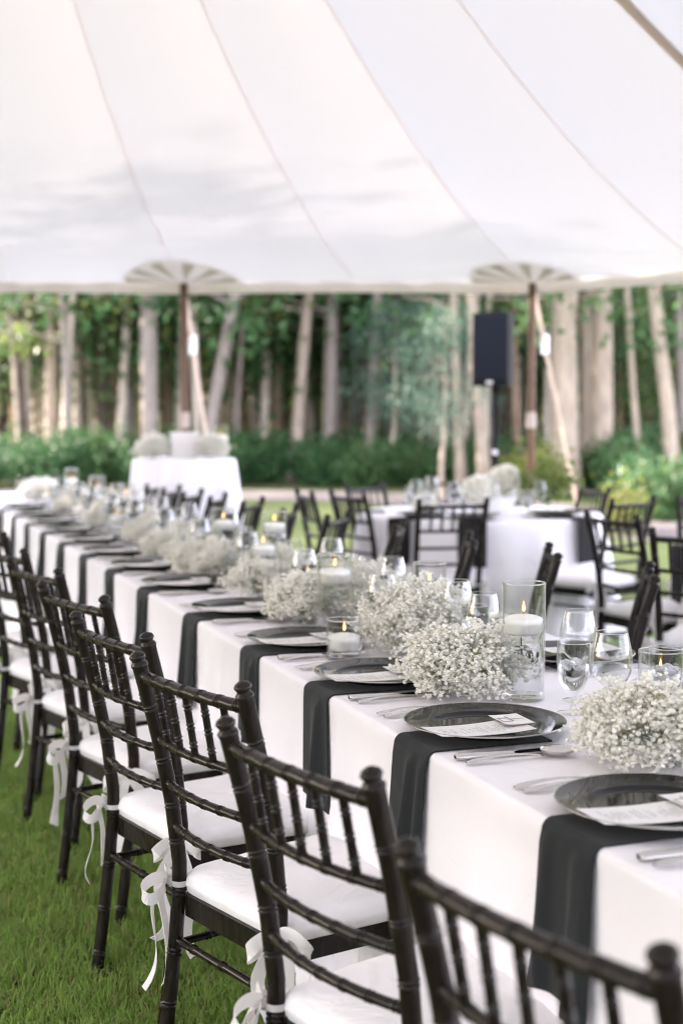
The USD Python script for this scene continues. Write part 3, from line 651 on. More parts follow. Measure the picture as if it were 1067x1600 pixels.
napkins = [Kind(lambda s=s: napkin(s)) for s in (4, 8, 15, 16)]
rng = np.random.RandomState(77)
NEARS = 'near-side setting of the long table from the camera'
FARS0 = 'far-side setting of the long table from the right'
Z0 = TH + 0.0015
for i, t in enumerate(near_t):
    o_ = ORD[i]; j = lambda s: rng.uniform(-s, s)
    napkins[i % 4](T(t - 0.038 + j(.006), 0, Z0 - 0.0015), TROT, f'charcoal napkin hanging at the {o_} {NEARS}', 'charcoal napkins along the near table edge')
    cz = Z0 + 0.0065
    K['charger'](T(t, 0.172 + j(.008), cz), TROT, f'black charger plate at the {o_} {NEARS}', 'black charger plates on the long table')
    menus[i % 3](T(t - 0.055 + j(.006), 0.128, cz + 0.0150), TROT + j(4), f'white printed menu card at the {o_} {NEARS}', 'menu cards on the long table')
    K['place_card'](T(t - 0.030 + j(.006), 0.215, cz + 0.0225), TROT + j(3), f'small white monogram card at the {o_} {NEARS}', 'monogram cards on the long table')
    K['knife'](T(t - 0.190, 0.150 + j(.006), Z0), TROT + j(2), f'silver knife at the {o_} {NEARS}', 'knives on the long table', (1.06, 1.45, 1.25))
    K['spoon'](T(t - 0.222, 0.142 + j(.006), Z0), TROT + j(2), f'silver spoon at the {o_} {NEARS}', 'spoons on the long table', (1.06, 1.45, 1.25))
    K['fork'](T(t + 0.192, 0.142 + j(.006), Z0), TROT + j(2), f'inner silver fork at the {o_} {NEARS}', 'forks on the long table', (1.06, 1.45, 1.25))
    K['fork'](T(t + 0.220, 0.134 + j(.006), Z0), TROT + j(2), f'outer silver fork at the {o_} {NEARS}', 'forks on the long table', (1.06, 1.45, 1.25))
    if i == 0: wp, gp = (t - 0.10, 0.40), (t + 0.12, 0.44)
    elif i == 1: wp, gp = (t - 0.085, 0.41), (t + 0.095, 0.425)
    elif i == 2: wp, gp = (t - 0.03, 0.43), (t + 0.10, 0.47)
    else: wp, gp = (t - 0.09 + j(.03), 0.36 + j(.02)), (t + 0.05 + j(.03), 0.36 + j(.02))
    K['wine'](T(*wp, Z0), rng.uniform(0, 360), f'wine glass at the {o_} {NEARS}', 'wine glasses on the long table')
    K['goblet'](T(*gp, Z0), rng.uniform(0, 360), f'iced water glass at the {o_} {NEARS}', 'water glasses on the long table')
far_t = [1.20, 1.82, 2.43, 3.05, 3.68, 4.30, 4.92, 5.54, 6.16, 6.78, 7.40, 8.02]
for i, t in enumerate(far_t):
    o_ = ORD[i] if i < 2 else ORD[i - 2]; FARS = 'far-side setting outside the right picture edge' if i < 2 else FARS0
    j = lambda s: rng.uniform(-s, s); FR = TROT + 180
    napkins[i % 4](T(t, TW, Z0 - 0.0015), FR, f'charcoal napkin at the {o_} {FARS}', 'charcoal napkins along the far table edge')
    cz = Z0 + 0.0065
    K['charger'](T(t, TW - 0.172, cz), FR, f'black charger plate at the {o_} {FARS}', 'black charger plates on the long table')
    menus[(i + 1) % 3](T(t + 0.04, TW - 0.128, cz + 0.0150), FR + j(4), f'white menu card at the {o_} {FARS}', 'menu cards on the long table')
    K['fork'](T(t - 0.195, TW - 0.142, Z0), FR, f'silver fork at the {o_} {FARS}', 'forks on the long table', (1.06, 1.45, 1.25))
    K['knife'](T(t + 0.190, TW - 0.150, Z0), FR, f'silver knife at the {o_} {FARS}', 'knives on the long table', (1.06, 1.45, 1.25))
    if i == 1: wp = (1.99, 0.50)
    elif i == 2: wp = (2.575, 0.475)
    else: wp = (t + 0.12 + j(.03), 0.55 + j(.02))
    K['wine'](T(*wp, Z0), rng.uniform(0, 360), ('wine glass between the lettered vase and the near wine glass at right' if i == 1 else f'wine glass at the {o_} {FARS}'), 'wine glasses on the long table')
    if i not in (2,): K['goblet'](T(t - 0.06 + j(.02), 0.57, Z0), rng.uniform(0, 360), f'iced water glass at the {o_} {FARS}', 'water glasses on the long table')

# ------------------------------------------------------------------ candle vases
def candle_mesh_parts(zw, R, rise=0.0):
    pass
def vase(h, R, zw):
    """(cylinder parts, candle) of a clear cylinder vase with water to zw"""
    def build():
        t = thing('cylinder_vase', '', 'vase')
        part('cylinder', lathe([(0.0, 0.0002), (R - 0.003, 0.0002), (R, 0.003), (R, h - 0.0012), (R - 0.0008, h), (R - 0.0022, h), (R - 0.003, h - 0.0012), (R - 0.003, 0.013), (R - 0.006, 0.0105), (0.0, 0.0100)], 56), 'glass', t, 50)
        a = np.linspace(0, 2 * PI, 57); part('rim', tube(np.c_[(R - 0.0015) * np.cos(a), (R - 0.0015) * np.sin(a), np.full(57, h)], 0.0015, 6, False), 'glass_solid', t, True)
        part('water', lathe([(0.0, 0.0104), (R - 0.0064, 0.0109), (R - 0.0035, 0.0135), (R - 0.0035, zw), (0.0, zw)], 56), 'water', t, 50)
        return t
    return build
def candle(R):
    def build():
        t = thing('floating_candle', '', 'candle')
        r_ = R - 0.0055
        part('wax', lathe([(0.0, -0.026), (r_ * 0.72, -0.026), (r_ * 0.86, -0.020), (r_ * 0.97, 0.0), (r_, 0.006), (r_ * 0.97, 0.010), (r_ * 0.75, 0.0145), (r_ * 0.4, 0.0175), (0.0, 0.0185)], 40), 'wax', t, 50)
        part('wick', tube([(0, 0, 0.017), (0.0004, 0, 0.022), (0.0015, 0, 0.027)], 0.0008, 6), 'ink', t, True)
        part('flame', lathe([(0.0, 0.024), (0.0026, 0.0265), (0.0038, 0.030), (0.0034, 0.035), (0.0020, 0.041), (0.0008, 0.046), (0.0, 0.049)], 14), 'flame', t, True)
        return t
    return build
VK, CK = {}, {}
vases = [  # t, w, height, radius, water level, label
    (2.050, 0.395, 0.262, 0.049, 0.172, 'tall glass cylinder vase with black script lettering beside the wine glasses'),
    (2.655, 0.192, 0.105, 0.047, 0.050, 'short glass cylinder vase in front of the flowers near the table edge'),
    (1.815, 0.600, 0.135, 0.047, 0.070, 'glass cylinder vase at the right picture edge behind the flowers'),
    (2.880, 0.530, 0.215, 0.047, 0.140, 'glass cylinder vase behind the tallest mound of flowers'),
    (3.110, 0.330, 0.225, 0.052, 0.165, 'tall glass cylinder vase with green stems seen through it'),
    (3.560, 0.400, 0.150, 0.047, 0.090, 'glass cylinder vase with a low candle left of the stem filled vase'),
    (4.020, 0.390, 0.200, 0.047, 0.150, 'glass cylinder vase in the middle of the long table above the sixth charger'),
    (4.400, 0.55, 0.255, 0.047, 0.195, 'tall glass cylinder vase in front of the far chairs'),
    (4.750, 0.38, 0.135, 0.047, 0.085, 'short glass cylinder vase among blurred flowers at mid table'),
    (5.020, 0.52, 0.225, 0.047, 0.160, 'tall blurred glass cylinder vase left of mid table'),
    (6.300, 0.42, 0.150, 0.047, 0.100, 'right one of two blurred candle vases side by side below the cocktail table'),
    (6.620, 0.38, 0.120, 0.047, 0.070, 'left one of two blurred candle vases side by side below the cocktail table'),
    (7.250, 0.56, 0.215, 0.047, 0.140, 'right one of three tall blurred vases at the left end of the table'),
    (7.600, 0.36, 0.105, 0.047, 0.050, 'low blurred candle vase in front of the three tall vases'),
    (8.150, 0.56, 0.215, 0.047, 0.130, 'middle one of three tall blurred vases at the left end of the table'),
    (8.900, 0.36, 0.105, 0.047, 0.050, 'small blurred candle vase between the left and middle tall vases'),
    (9.250, 0.58, 0.215, 0.047, 0.130, 'left one of three tall blurred vases at the left end of the table'),
    (9.700, 0.30, 0.105, 0.047, 0.050, 'low candle vase at the left picture edge')]
VPOS = []
for (t, w, h, R_, zw, lab) in vases:
    k = (h, R_, zw)
    if k not in VK: VK[k] = Kind(vase(*k))
    if R_ not in CK: CK[R_] = Kind(candle(R_))
    VK[k](T(t, w, Z0), rng.uniform(0, 360), lab, 'candle vases along the long table')
    CK[R_](T(t, w, Z0 + zw + 0.0008), rng.uniform(0, 360), 'lit candle in the ' + lab.replace('glass cylinder ', '').replace(' one of', ' of').replace('blurred ', ''), 'floating candles on the long table')
    VPOS.append((t, w, R_))
# black script lettering on the far side of the first vase, so that it reads mirrored from the near side
u_ = [(0.00, 0.55), (0.03, 0.95), (0.05, 0.55), (0.08, 0.10), (0.16, 0.02), (0.25, 0.35), (0.30, 0.95), (0.28, 0.40), (0.33, 0.04)]
n_ = [(0.40, 0.50), (0.46, 0.92), (0.45, 0.45), (0.45, 0.03), (0.49, 0.55), (0.58, 0.92), (0.64, 0.72), (0.63, 0.30), (0.68, 0.04)]
t_ = [(0.78, 0.40), (0.88, 1.30), (0.925, 2.15), (0.915, 1.3), (0.90, 0.50), (0.94, 0.03), (1.02, 0.20)]
a_ = [(1.12, 0.55), (1.28, 0.88), (1.16, 0.93), (1.06, 0.45), (1.12, 0.03), (1.24, 0.35), (1.30, 0.88), (1.28, 0.40), (1.34, 0.04)]
i_ = [(1.42, 0.45), (1.47, 0.90), (1.45, 0.40), (1.50, 0.03)]
n2 = [(1.58, 0.50), (1.63, 0.92), (1.62, 0.45), (1.62, 0.03), (1.66, 0.55), (1.75, 0.92), (1.81, 0.72), (1.80, 0.30), (1.86, 0.04), (1.98, 0.25)]
cross = [(0.66, 1.28), (0.9, 1.36), (1.22, 1.42)]
dot = [(1.49, 1.22), (1.505, 1.28)]
body = u_ + n_ + t_ + a_ + i_ + n2
word = thing('vase_lettering', 'black cursive word across the tall clear vase', 'lettering', T(2.050, 0.395, Z0), 0)
sx, sz, Rw = 0.0285, 0.0275, 0.0496
camdir = math.atan2(T(2.05, .395)[1], T(2.05, .395)[0])         # pointing away from the camera: the vase's far side
for nm, st in (('script', body), ('crossbar', cross), ('dot', dot)):
    c = spline(st, 8 * len(st))
    ang = camdir + (c[:, 0] - 0.80) * sx / Rw          # read from outside on the far side, the word runs to larger angles
    P3 = np.c_[Rw * np.cos(ang), Rw * np.sin(ang), 0.074 + c[:, 1] * sz]
    part(nm, tube(P3, 0.0008, 6), 'ink', word, True)

# ------------------------------------------------------------------ flowers (baby's breath)
def floret_mesh(rs, k=6):
    out = []
    ico = trimesh.creation.icosphere(1, 1.0); v0 = np.array(ico.vertices); f0 = np.array(ico.faces)
    for _ in range(k):
        out.append((v0 * (0.62 + 0.62 * rs.rand(len(v0), 1) ** 0.8) * [1, 1, 0.85], f0))
    return out
def flowers(seed, a, b, c, n, base=True):
    def build():
        rs = np.random.RandomState(seed)
        t = thing('flower_arrangement', '', 'flowers')
        FL = floret_mesh(rs, 8)
        # sprays: cluster centres over the dome
        cs = []
        while len(cs) < n:
            d = rs.normal(size=3); d /= np.linalg.norm(d)
            if d[2] < -0.62: continue
            s = rs.uniform(0.80, 1.02) if rs.rand() < 0.90 else rs.uniform(1.02, 1.20)
            lump = 1 + 0.20 * (meshkit.noise(d[None] * 2.6 + seed, seed)[0] - 0.5) * 2
            p = d * s * lump * [a, b, c] + [0, 0, 0.050 + c * 0.42]
            if p[2] > 0.012: cs.append(p)
        cs = np.array(cs); Vs, Fs, m = [], [], 0; stems = []
        org = np.array([0, 0, 0.03])
        for p in cs:
            k = rs.randint(13, 25) if rs.rand() < 0.85 else 5; st = org + (p - org) * 0.55 + rs.normal(size=3) * 0.008
            if rs.rand() < 0.5: stems.append(tube([org + rs.normal(size=3) * [0.03, 0.03, 0.004], st, p], [0.0009, 0.0007, 0.0005], 3, False))
            for _ in range(k):
                q = p + rs.normal(size=3) * [0.0135, 0.0135, 0.012]
                if q[2] < 0.006: continue
                v, f = FL[rs.randint(8)]
                Rm = trimesh.transformations.random_rotation_matrix(rs.rand(3))[:3, :3]
                Vs.append(v @ Rm.T * rs.uniform(0.0030, 0.0056) + q); Fs.append(f + m); m += len(v)
                if rs.rand() < 0.2: stems.append(tube([p + (st - p) * 0.25, (p + q) / 2 + rs.normal(size=3) * 0.002, q], [0.0005, 0.0004, 0.0004], 3, False))
        part('florets', (np.vstack(Vs), np.vstack(Fs)), 'floret', t, True, kind='stuff')
        part('stems', cat(stems), 'flower_stem', t, kind='stuff')
        L = []
        for _ in range(24):
            p = rs.normal(size=3) * [a * 0.42, b * 0.42, c * 0.35] + [0, 0, 0.07]
            if p[2] < 0.03: continue
            d = rs.normal(size=3); d /= np.linalg.norm(d); e = np.cross(d, rs.normal(size=3)); e /= np.linalg.norm(e)
            L.append((np.array([p, p + d * 0.014 + e * 0.0025, p + d * 0.032, p + d * 0.014 - e * 0.0025]), np.array([[0, 1, 2], [0, 2, 3]])))
        part('leaves', cat(L), 'flower_stem', t, kind='stuff')
        if base:
            part('bowl', lathe([(0.0, 0.0003), (0.040, 0.0003), (0.046, 0.004), (0.058, 0.055), (0.0585, 0.056), (0.0565, 0.056), (0.044, 0.006), (0.0, 0.005)], 40), 'glass', t, 50)
        return t
    return build
FK = [Kind(flowers(101, 0.165, 0.135, 0.092, 290)), Kind(flowers(202, 0.135, 0.130, 0.104, 260)), Kind(flowers(303, 0.115, 0.105, 0.080, 165))]
fl = [(1.435, 0.375, 0, 10, 0.97, 'mound of white baby\'s breath nearest the camera at the right picture edge'),
      (2.150, 0.300, 0, 75, 0.98, 'sharp mound of white baby\'s breath between two charger plates beside the lettered vase'),
      (2.700, 0.415, 1, 40, 1.06, 'tall mound of white baby\'s breath behind the sharp one'),
      (3.02, 0.470, 2, 0, 1.0, 'small clump of baby\'s breath right of the stem filled vase'),
      (3.28, 0.300, 2, 90, 1.05, 'small clump of baby\'s breath left of the stem filled vase'),
      (3.34, 0.50, 1, 200, 1.0, 'clump of baby\'s breath behind the stem filled vase'),
      (3.86, 0.33, 2, 30, 1.05, 'clump of baby\'s breath in front of the mid table vase'),
      (4.18, 0.47, 1, 120, 1.0, 'blurred clump of baby\'s breath left of the mid table vase'),
      (4.62, 0.33, 0, 70, 1.0, 'broad blurred mound of baby\'s breath at mid table under the far chairs'),
      (5.02, 0.36, 1, 10, 1.0, 'blurred mound of baby\'s breath left of the broad one'),
      (5.45, 0.42, 0, 160, 1.0, 'blurred mound of baby\'s breath below the right side of the cocktail table'),
      (3.60, 0.500, 2, 20, 1.0, 'small clump of baby\'s breath behind the low candle left of centre'),
      (4.40, 0.340, 2, 60, 1.0, 'blurred clump of baby\'s breath right of the broad mid table mound'),
      (5.25, 0.310, 1, 130, 1.0, 'blurred mound of baby\'s breath in front of the tall mid table vase'),
      (5.72, 0.500, 1, 100, 1.0, 'blurred mound of baby\'s breath behind its neighbours below the cocktail table'),
      (6.62, 0.520, 1, 30, 1.05, 'blurred mound of baby\'s breath behind the two small candle vases'),
      (5.95, 0.38, 1, 60, 1.05, 'blurred mound of baby\'s breath below the cocktail table'),
      (6.95, 0.38, 0, 20, 1.05, 'blurred mound of baby\'s breath left of the two small candle vases'),
      (7.45, 0.48, 1, 140, 1.0, 'blurred mound of baby\'s breath at the foot of the right tall vase'),
      (7.95, 0.36, 0, 80, 1.0, 'blurred mound of baby\'s breath under the middle tall vase'),
      (8.55, 0.45, 1, 10, 1.1, 'blurred mound of baby\'s breath between the left two tall vases'),
      (9.05, 0.34, 0, 50, 1.1, 'blurred mound of baby\'s breath near the left picture edge'),
      (9.9, 0.45, 0, 50, 1.2, 'blurred mound of baby\'s breath cut by the left picture edge'),
      ]
for (t, w, k, r_, s_, lab) in fl: FK[k](T(t, w, Z0), r_, lab, "baby's breath along the long table", np.array([1, 1, 0.84]) * s_ * (1.0 if t < 3.8 else 0.86 if t < 4.9 else 0.66))

# ------------------------------------------------------------------ round tables
def round_cloth(name, c, r, h, label, seed, flare=0.16, folds=11):
    rs = np.random.RandomState(seed); n = 180; a = np.linspace(0, 2 * PI, n + 1)
    ph = rs.uniform(0, 6, 4); rows = []
    for q in (0.0, 0.4, 0.8, 0.97): rows.append(np.c_[r * q * np.cos(a), r * q * np.sin(a), np.full(n + 1, h)])
    rows.append(np.c_[(r - 0.004) * np.cos(a), (r - 0.004) * np.sin(a), np.full(n + 1, h - 0.001)])
    for q in np.linspace(0.02, 1, 18):
        wob = (0.5 * np.sin(folds * a + ph[0] + 0.6 * np.sin(2 * a + ph[2])) + 0.3 * np.sin((folds * 2 - 3) * a + ph[1]) + 0.25 * np.sin(5 * a + ph[3]))
        rr = r + 0.004 + flare * (0.50 * q + 0.55 * wob * q ** 0.75)
        rows.append(np.c_[rr * np.cos(a), rr * np.sin(a), np.full(n + 1, h - 0.004 - (h - 0.012) * q)])
    P = np.stack(rows, 0)
    o = thing(name, label, 'tablecloth', (c[0], c[1], 0))
    part('linen', grid(P[::-1]), 'white_linen', o, 60)
    return o
RT = [((0.85, 8.80), 0.75, 'white cloth draped over the round table below the loudspeaker', 1), ((2.36, 6.62), 0.76, 'white cloth of the second round table cut by the right picture edge', 2)]
for c, r, lab, sd in RT: round_cloth('round_tablecloth', c, r, TH, lab, sd)
rn = Kind(lambda: (lambda t: (part('linen', cat([rbox(0.07, 0, 0.004, 0.2, 0.16, 0.006, 0.002), rbox(-0.040, 0, -0.125, 0.008, 0.165, 0.262, 0.003)]), 'napkin_black', t, 30), t)[1])(thing('black_napkin', '', 'napkin')))
for ti, (c, r, lab, sd) in enumerate(RT):
    for k in range(7):
        ph = math.radians([262, 317, 10, 62, 118, 178, 229][k]) if ti == 0 else math.radians(-75 + k * 51.4)
        d = np.array([math.cos(ph), math.sin(ph)]); vis = 'round table below the loudspeaker' if ti == 0 else 'second round table at the right'
        pos = np.array(c) + d * (r - 0.19); deg = math.degrees(ph) + 180
        side = ['front', 'right front', 'right', 'right rear', 'left rear', 'left', 'left front'][k]
        pn = np.array(c) + d * (r - 0.0)
        rn((pn[0], pn[1], TH + 0.001), deg, f'black napkin hanging from the {side} of the {vis}', 'black napkins on the round tables')
        if ti or k in (0, 1, 6): K['charger']((pos[0], pos[1], TH + 0.009), 0, f'black charger plate at the {side} of the {vis}', 'black charger plates on the round tables')
        g1 = np.array(c) + d * (r - 0.36) + np.array([-d[1], d[0]]) * 0.10; g2 = np.array(c) + d * (r - 0.33) - np.array([-d[1], d[0]]) * 0.08
        K['wine']((g1[0], g1[1], TH + 0.001), 30 * k, f'wine glass at the {side} of the {vis}', 'wine glasses on the round tables')
        K['goblet']((g2[0], g2[1], TH + 0.001), 30 * k, f'water glass at the {side} of the {vis}', 'water glasses on the round tables')
def leaf_cloud(rs, pts, size, aspect=0.55, droop=0.0):
    n = len(pts); d = rs.normal(size=(n, 3)); d[:, 2] -= droop; d /= np.linalg.norm(d, axis=1, keepdims=True)
    e = np.cross(d, rs.normal(size=(n, 3))); e /= np.linalg.norm(e, axis=1, keepdims=True)
    nn = np.cross(d, e)
    s = size * rs.uniform(0.6, 1.3, (n, 1)); w = s * aspect * 0.5
    P = np.stack([pts, pts + d * s * 0.5 + e * w + nn * s * 0.08, pts + d * s, pts + d * s * 0.5 - e * w + nn * s * 0.08], 1)
    k = np.arange(n)[:, None] * 4
    return P.reshape(-1, 3), np.vstack([k + [0, 1, 2], k + [0, 2, 3]])
def hydrangea(loc, r, label, seed):
    rs = np.random.RandomState(seed); t = thing('hydrangea_bloom', label, 'flower', loc, 0, 'white blooms on the round table')
    d = rs.normal(size=(1500, 3)); d /= np.linalg.norm(d, axis=1, keepdims=True)
    part('petals', leaf_cloud(rs, d * r * rs.uniform(0.86, 1.0, (1500, 1)) * [1, 1, 0.85] + [0, 0, r * 0.85 + 0.05], 0.021, 0.95), 'hydrangea', t, kind='stuff')
    s = trimesh.creation.icosphere(2, r * 0.86); part('core', (np.array(s.vertices) * [1, 1, .85] + [0, 0, r * 0.85 + 0.05], np.array(s.faces)), 'hydrangea', t, True)
    part('stem', tube([(0, 0, 0), (0, 0, 0.09)], 0.006, 6), 'flower_stem', t, True)
for k, (x, y, z, r, l) in enumerate([(0.84, 8.72, 0.10, 0.100, 'left of the two large white round blooms on the round table'), (1.02, 8.86, 0.16, 0.098, 'right of the two large white round blooms on the round table, slightly higher'), (0.52, 8.85, 0.03, 0.07, 'small white bloom at the left of the round table')]):
    hydrangea((x, y, TH + z - 0.09), r, l, 60 + k)
bowl = thing('flower_bowl', 'low white bowl holding blooms and green sprays on the round table', 'bowl', (0.95, 8.8, TH + 0.001))
part('bowl', lathe([(0, 0), (0.07, 0), (0.09, 0.01), (0.15, 0.10), (0.152, 0.105), (0.145, 0.105), (0.08, 0.012), (0, 0.012)], 40), 'strap_metal', bowl, 50)
rs = np.random.RandomState(9)
sp = thing('green_spray', 'yellow green leafy sprays right of the white blooms on the round table', 'foliage', (1.18, 8.8, TH + 0.05))
stm, pts = [], []
for k in range(12):
    e = np.array([rs.uniform(-0.1, 0.34), rs.uniform(-0.15, 0.15), rs.uniform(0.12, 0.38)]); stm.append(tube([(-0.12, 0, 0), e * [0.5, 0.5, 0.7], e], [0.004, 0.003, 0.002], 5, False))
    f = rs.uniform(0.3, 1, (26, 1)); pts.append(e * f + rs.normal(size=(26, 3)) * 0.022)
part('leaves', leaf_cloud(rs, np.vstack(pts), 0.055, 0.5), 'spray_leaf', sp, kind='stuff'); part('stems', cat(stm), 'flower_stem', sp, True)

# ------------------------------------------------------------------ cocktail table in front of the left pole
CT = (-1.075, 9.72)
round_cloth('cocktail_tablecloth', CT, 0.35, 1.06, 'white cloth draped over the tall cocktail table in front of the left pole', 7, 0.17, 9)
for k, (dx, s_, lab) in enumerate([(-0.215, 0.78, 'left clump of baby\'s breath on the cocktail table'), (0.185, 0.78, 'right clump of baby\'s breath on the cocktail table')]):
    FK[1](np.array([CT[0] + dx, CT[1] - 0.02, 1.061]), 40 + 90 * k, lab, 'flowers on the cocktail table', s_)
bx = thing('card_box', 'plain white box standing upright between flowers on the cocktail table', 'box', (CT[0] - 0.005, CT[1] + 0.05, 1.061), 8)
part('body', rbox(0, 0, 0.082, 0.185, 0.12, 0.164, 0.006), 'card', bx); part('lid', rbox(0, 0, 0.170, 0.192, 0.127, 0.016, 0.004), 'card', bx)
k = (0.215, 0.047, 0.140); VK[k](np.array([CT[0] + 0.25, CT[1] + 0.10, 1.061]), 0, 'glass candle vase on the right side of the cocktail table', 'candle vases on the cocktail table')
CK[0.047](np.array([CT[0] + 0.25, CT[1] + 0.10, 1.061 + 0.1408]), 0, 'white floating candle burning on the cocktail table', 'floating candles on the cocktail table')

# ------------------------------------------------------------------ loudspeaker on its stand
SPK = (1.245, 11.6)
st = thing('speaker_stand', 'black pole stand with silver knob under the loudspeaker', 'speaker stand', (*SPK, 0))
part('pole', tube([(0, 0, 0.25), (0, 0, 1.0), (0, 0, 1.58)], [0.030, 0.030, 0.026], 12), 'speaker_case', st, 40)
part('collar', tube([(0, 0, 0.98), (0, 0, 1.08)], 0.038, 12), 'speaker_case', st, 40)
part('knob', tube([(0, -0.03, 1.045), (0, -0.075, 1.045)], 0.022, 10), 'knob', st, 40)
for k in range(3):
    a = k * 2 * PI / 3 + 0.4; part('leg', tube([(0, 0, 0.75), (math.cos(a) * 0.25, math.sin(a) * 0.25, 0.38), (math.cos(a) * 0.5, math.sin(a) * 0.5, 0.015)], 0.012, 8), 'black_metal', st, 40)
    part('brace', tube([(0, 0, 0.30), (math.cos(a) * 0.25, math.sin(a) * 0.25, 0.38)], 0.008, 6), 'black_metal', st, 40)
sp = thing('loudspeaker', 'black rectangular loudspeaker raised on a pole stand before the trees', 'loudspeaker', (*SPK, 1.58), -22)
import shapely
pl = shapely.Polygon([(-0.15, -0.15), (0.15, -0.15), (0.115, 0.16), (-0.115, 0.16)]).buffer(-0.012).buffer(0.012, quad_segs=4)
e = trimesh.creation.extrude_polygon(pl, 0.585, engine='earcut'); part('cabinet', (np.array(e.vertices), np.array(e.faces)), 'speaker_case', sp, 30)
part('grille', rbox(0, -0.155, 0.305, 0.270, 0.014, 0.52, 0.005), 'speaker_grille', sp)
part('badge', rbox(0, -0.163, 0.028, 0.05, 0.004, 0.022, 0.001), 'knob', sp)
part('handle', rbox(0, 0, 0.597, 0.16, 0.03, 0.016, 0.006), 'speaker_case', sp)

# ------------------------------------------------------------------ trees and undergrowth
def tree_builder(seed, bark, leaf, H, r0, crown_lo, cr, nleaf, lsize=0.17, name='forest_tree', bend=0.25, low=0.0):
    def build():
        rs = np.random.RandomState(seed); t = thing(name, '', 'tree')
        z = np.linspace(-0.1, H * 0.93, 16); off = np.cumsum(rs.normal(size=(16, 2)) * bend * 0.16, 0); off -= off[0]
        off *= np.clip(z / 3, 0, 1)[:, None]
        tr = r0 * (1 - 0.8 * np.clip(z / H, 0, 1)) + r0 * 0.45 * np.exp(-np.clip(z, 0, None) / 0.25)
        m = tube(np.c_[off, z], tr, 12); v = m[0]; v += (meshkit.fbm(v * [5, 5, 1.5] + seed, 3, seed)[:, None] - 0.5) * r0 * 0.3 * [1, 1, 0]
        part('trunk', (v, m[1]), bark, t, 60)
        limbs, tips = [], []
        for k in range(16):
            h = rs.uniform(max(crown_lo * 0.9, 1.5), H * 0.9); a = rs.uniform(0, 2 * PI); L = cr * rs.uniform(0.5, 1.0) * (1.15 - 0.6 * h / H)
            b0 = np.r_[np.array([np.interp(h, z, off[:, 0]), np.interp(h, z, off[:, 1])]), h]
            e = b0 + [math.cos(a) * L, math.sin(a) * L, rs.uniform(-0.1, 0.5) * L]
            limbs.append(tube([b0, b0 + (e - b0) * 0.5 + [0, 0, 0.1 * L], e], [r0 * 0.22, r0 * 0.12, 0.010], 5, False)); tips.append((b0, e))
        part('limbs', cat(limbs), bark, t, True, kind='stuff')
        pts = []
        for b0, e in tips:
            for q in range(5):
                c = b0 + (e - b0) * rs.uniform(0.35, 1.1) + rs.normal(size=3) * 0.35
                pts.append(c + rs.normal(size=(nleaf // 80, 3)) * rs.uniform(0.25, 0.55) * [1, 1, 0.7])
        pts = np.vstack(pts); pts = pts[pts[:, 2] > low]
        part('crown', leaf_cloud(rs, pts, lsize, 0.6, 0.3), leaf, t, kind='stuff')
        return t
    return build
F = 2223.0
protos = {}
def P_(key, *a, **k):
    protos[key] = Kind(tree_builder(*a, **k))
P_('pale', 1, 'bark_pale', 'leaf_mid', 13, 0.20, 3.2, 2.4, 2000)
P_('grey', 2, 'bark_grey', 'leaf_dark', 14, 0.20, 3.4, 2.6, 2000)
P_('dark', 3, 'bark_dark', 'leaf_dark', 13, 0.20, 2.3, 2.3, 2200)
P_('brown', 4, 'bark_brown', 'leaf_mid', 13, 0.20, 2.8, 2.3, 2000)
P_('big', 5, 'bark_pale', 'leaf_mid', 16, 0.36, 4.0, 3.4, 5200, bend=0.12)
P_('teal', 6, 'bark_pale', 'leaf_teal', 7, 0.10, 2.6, 1.7, 2400, 0.15)
P_('sun', 7, 'bark_pale', 'leaf_sun', 12, 0.15, 3.6, 2.4, 2600, 0.20)
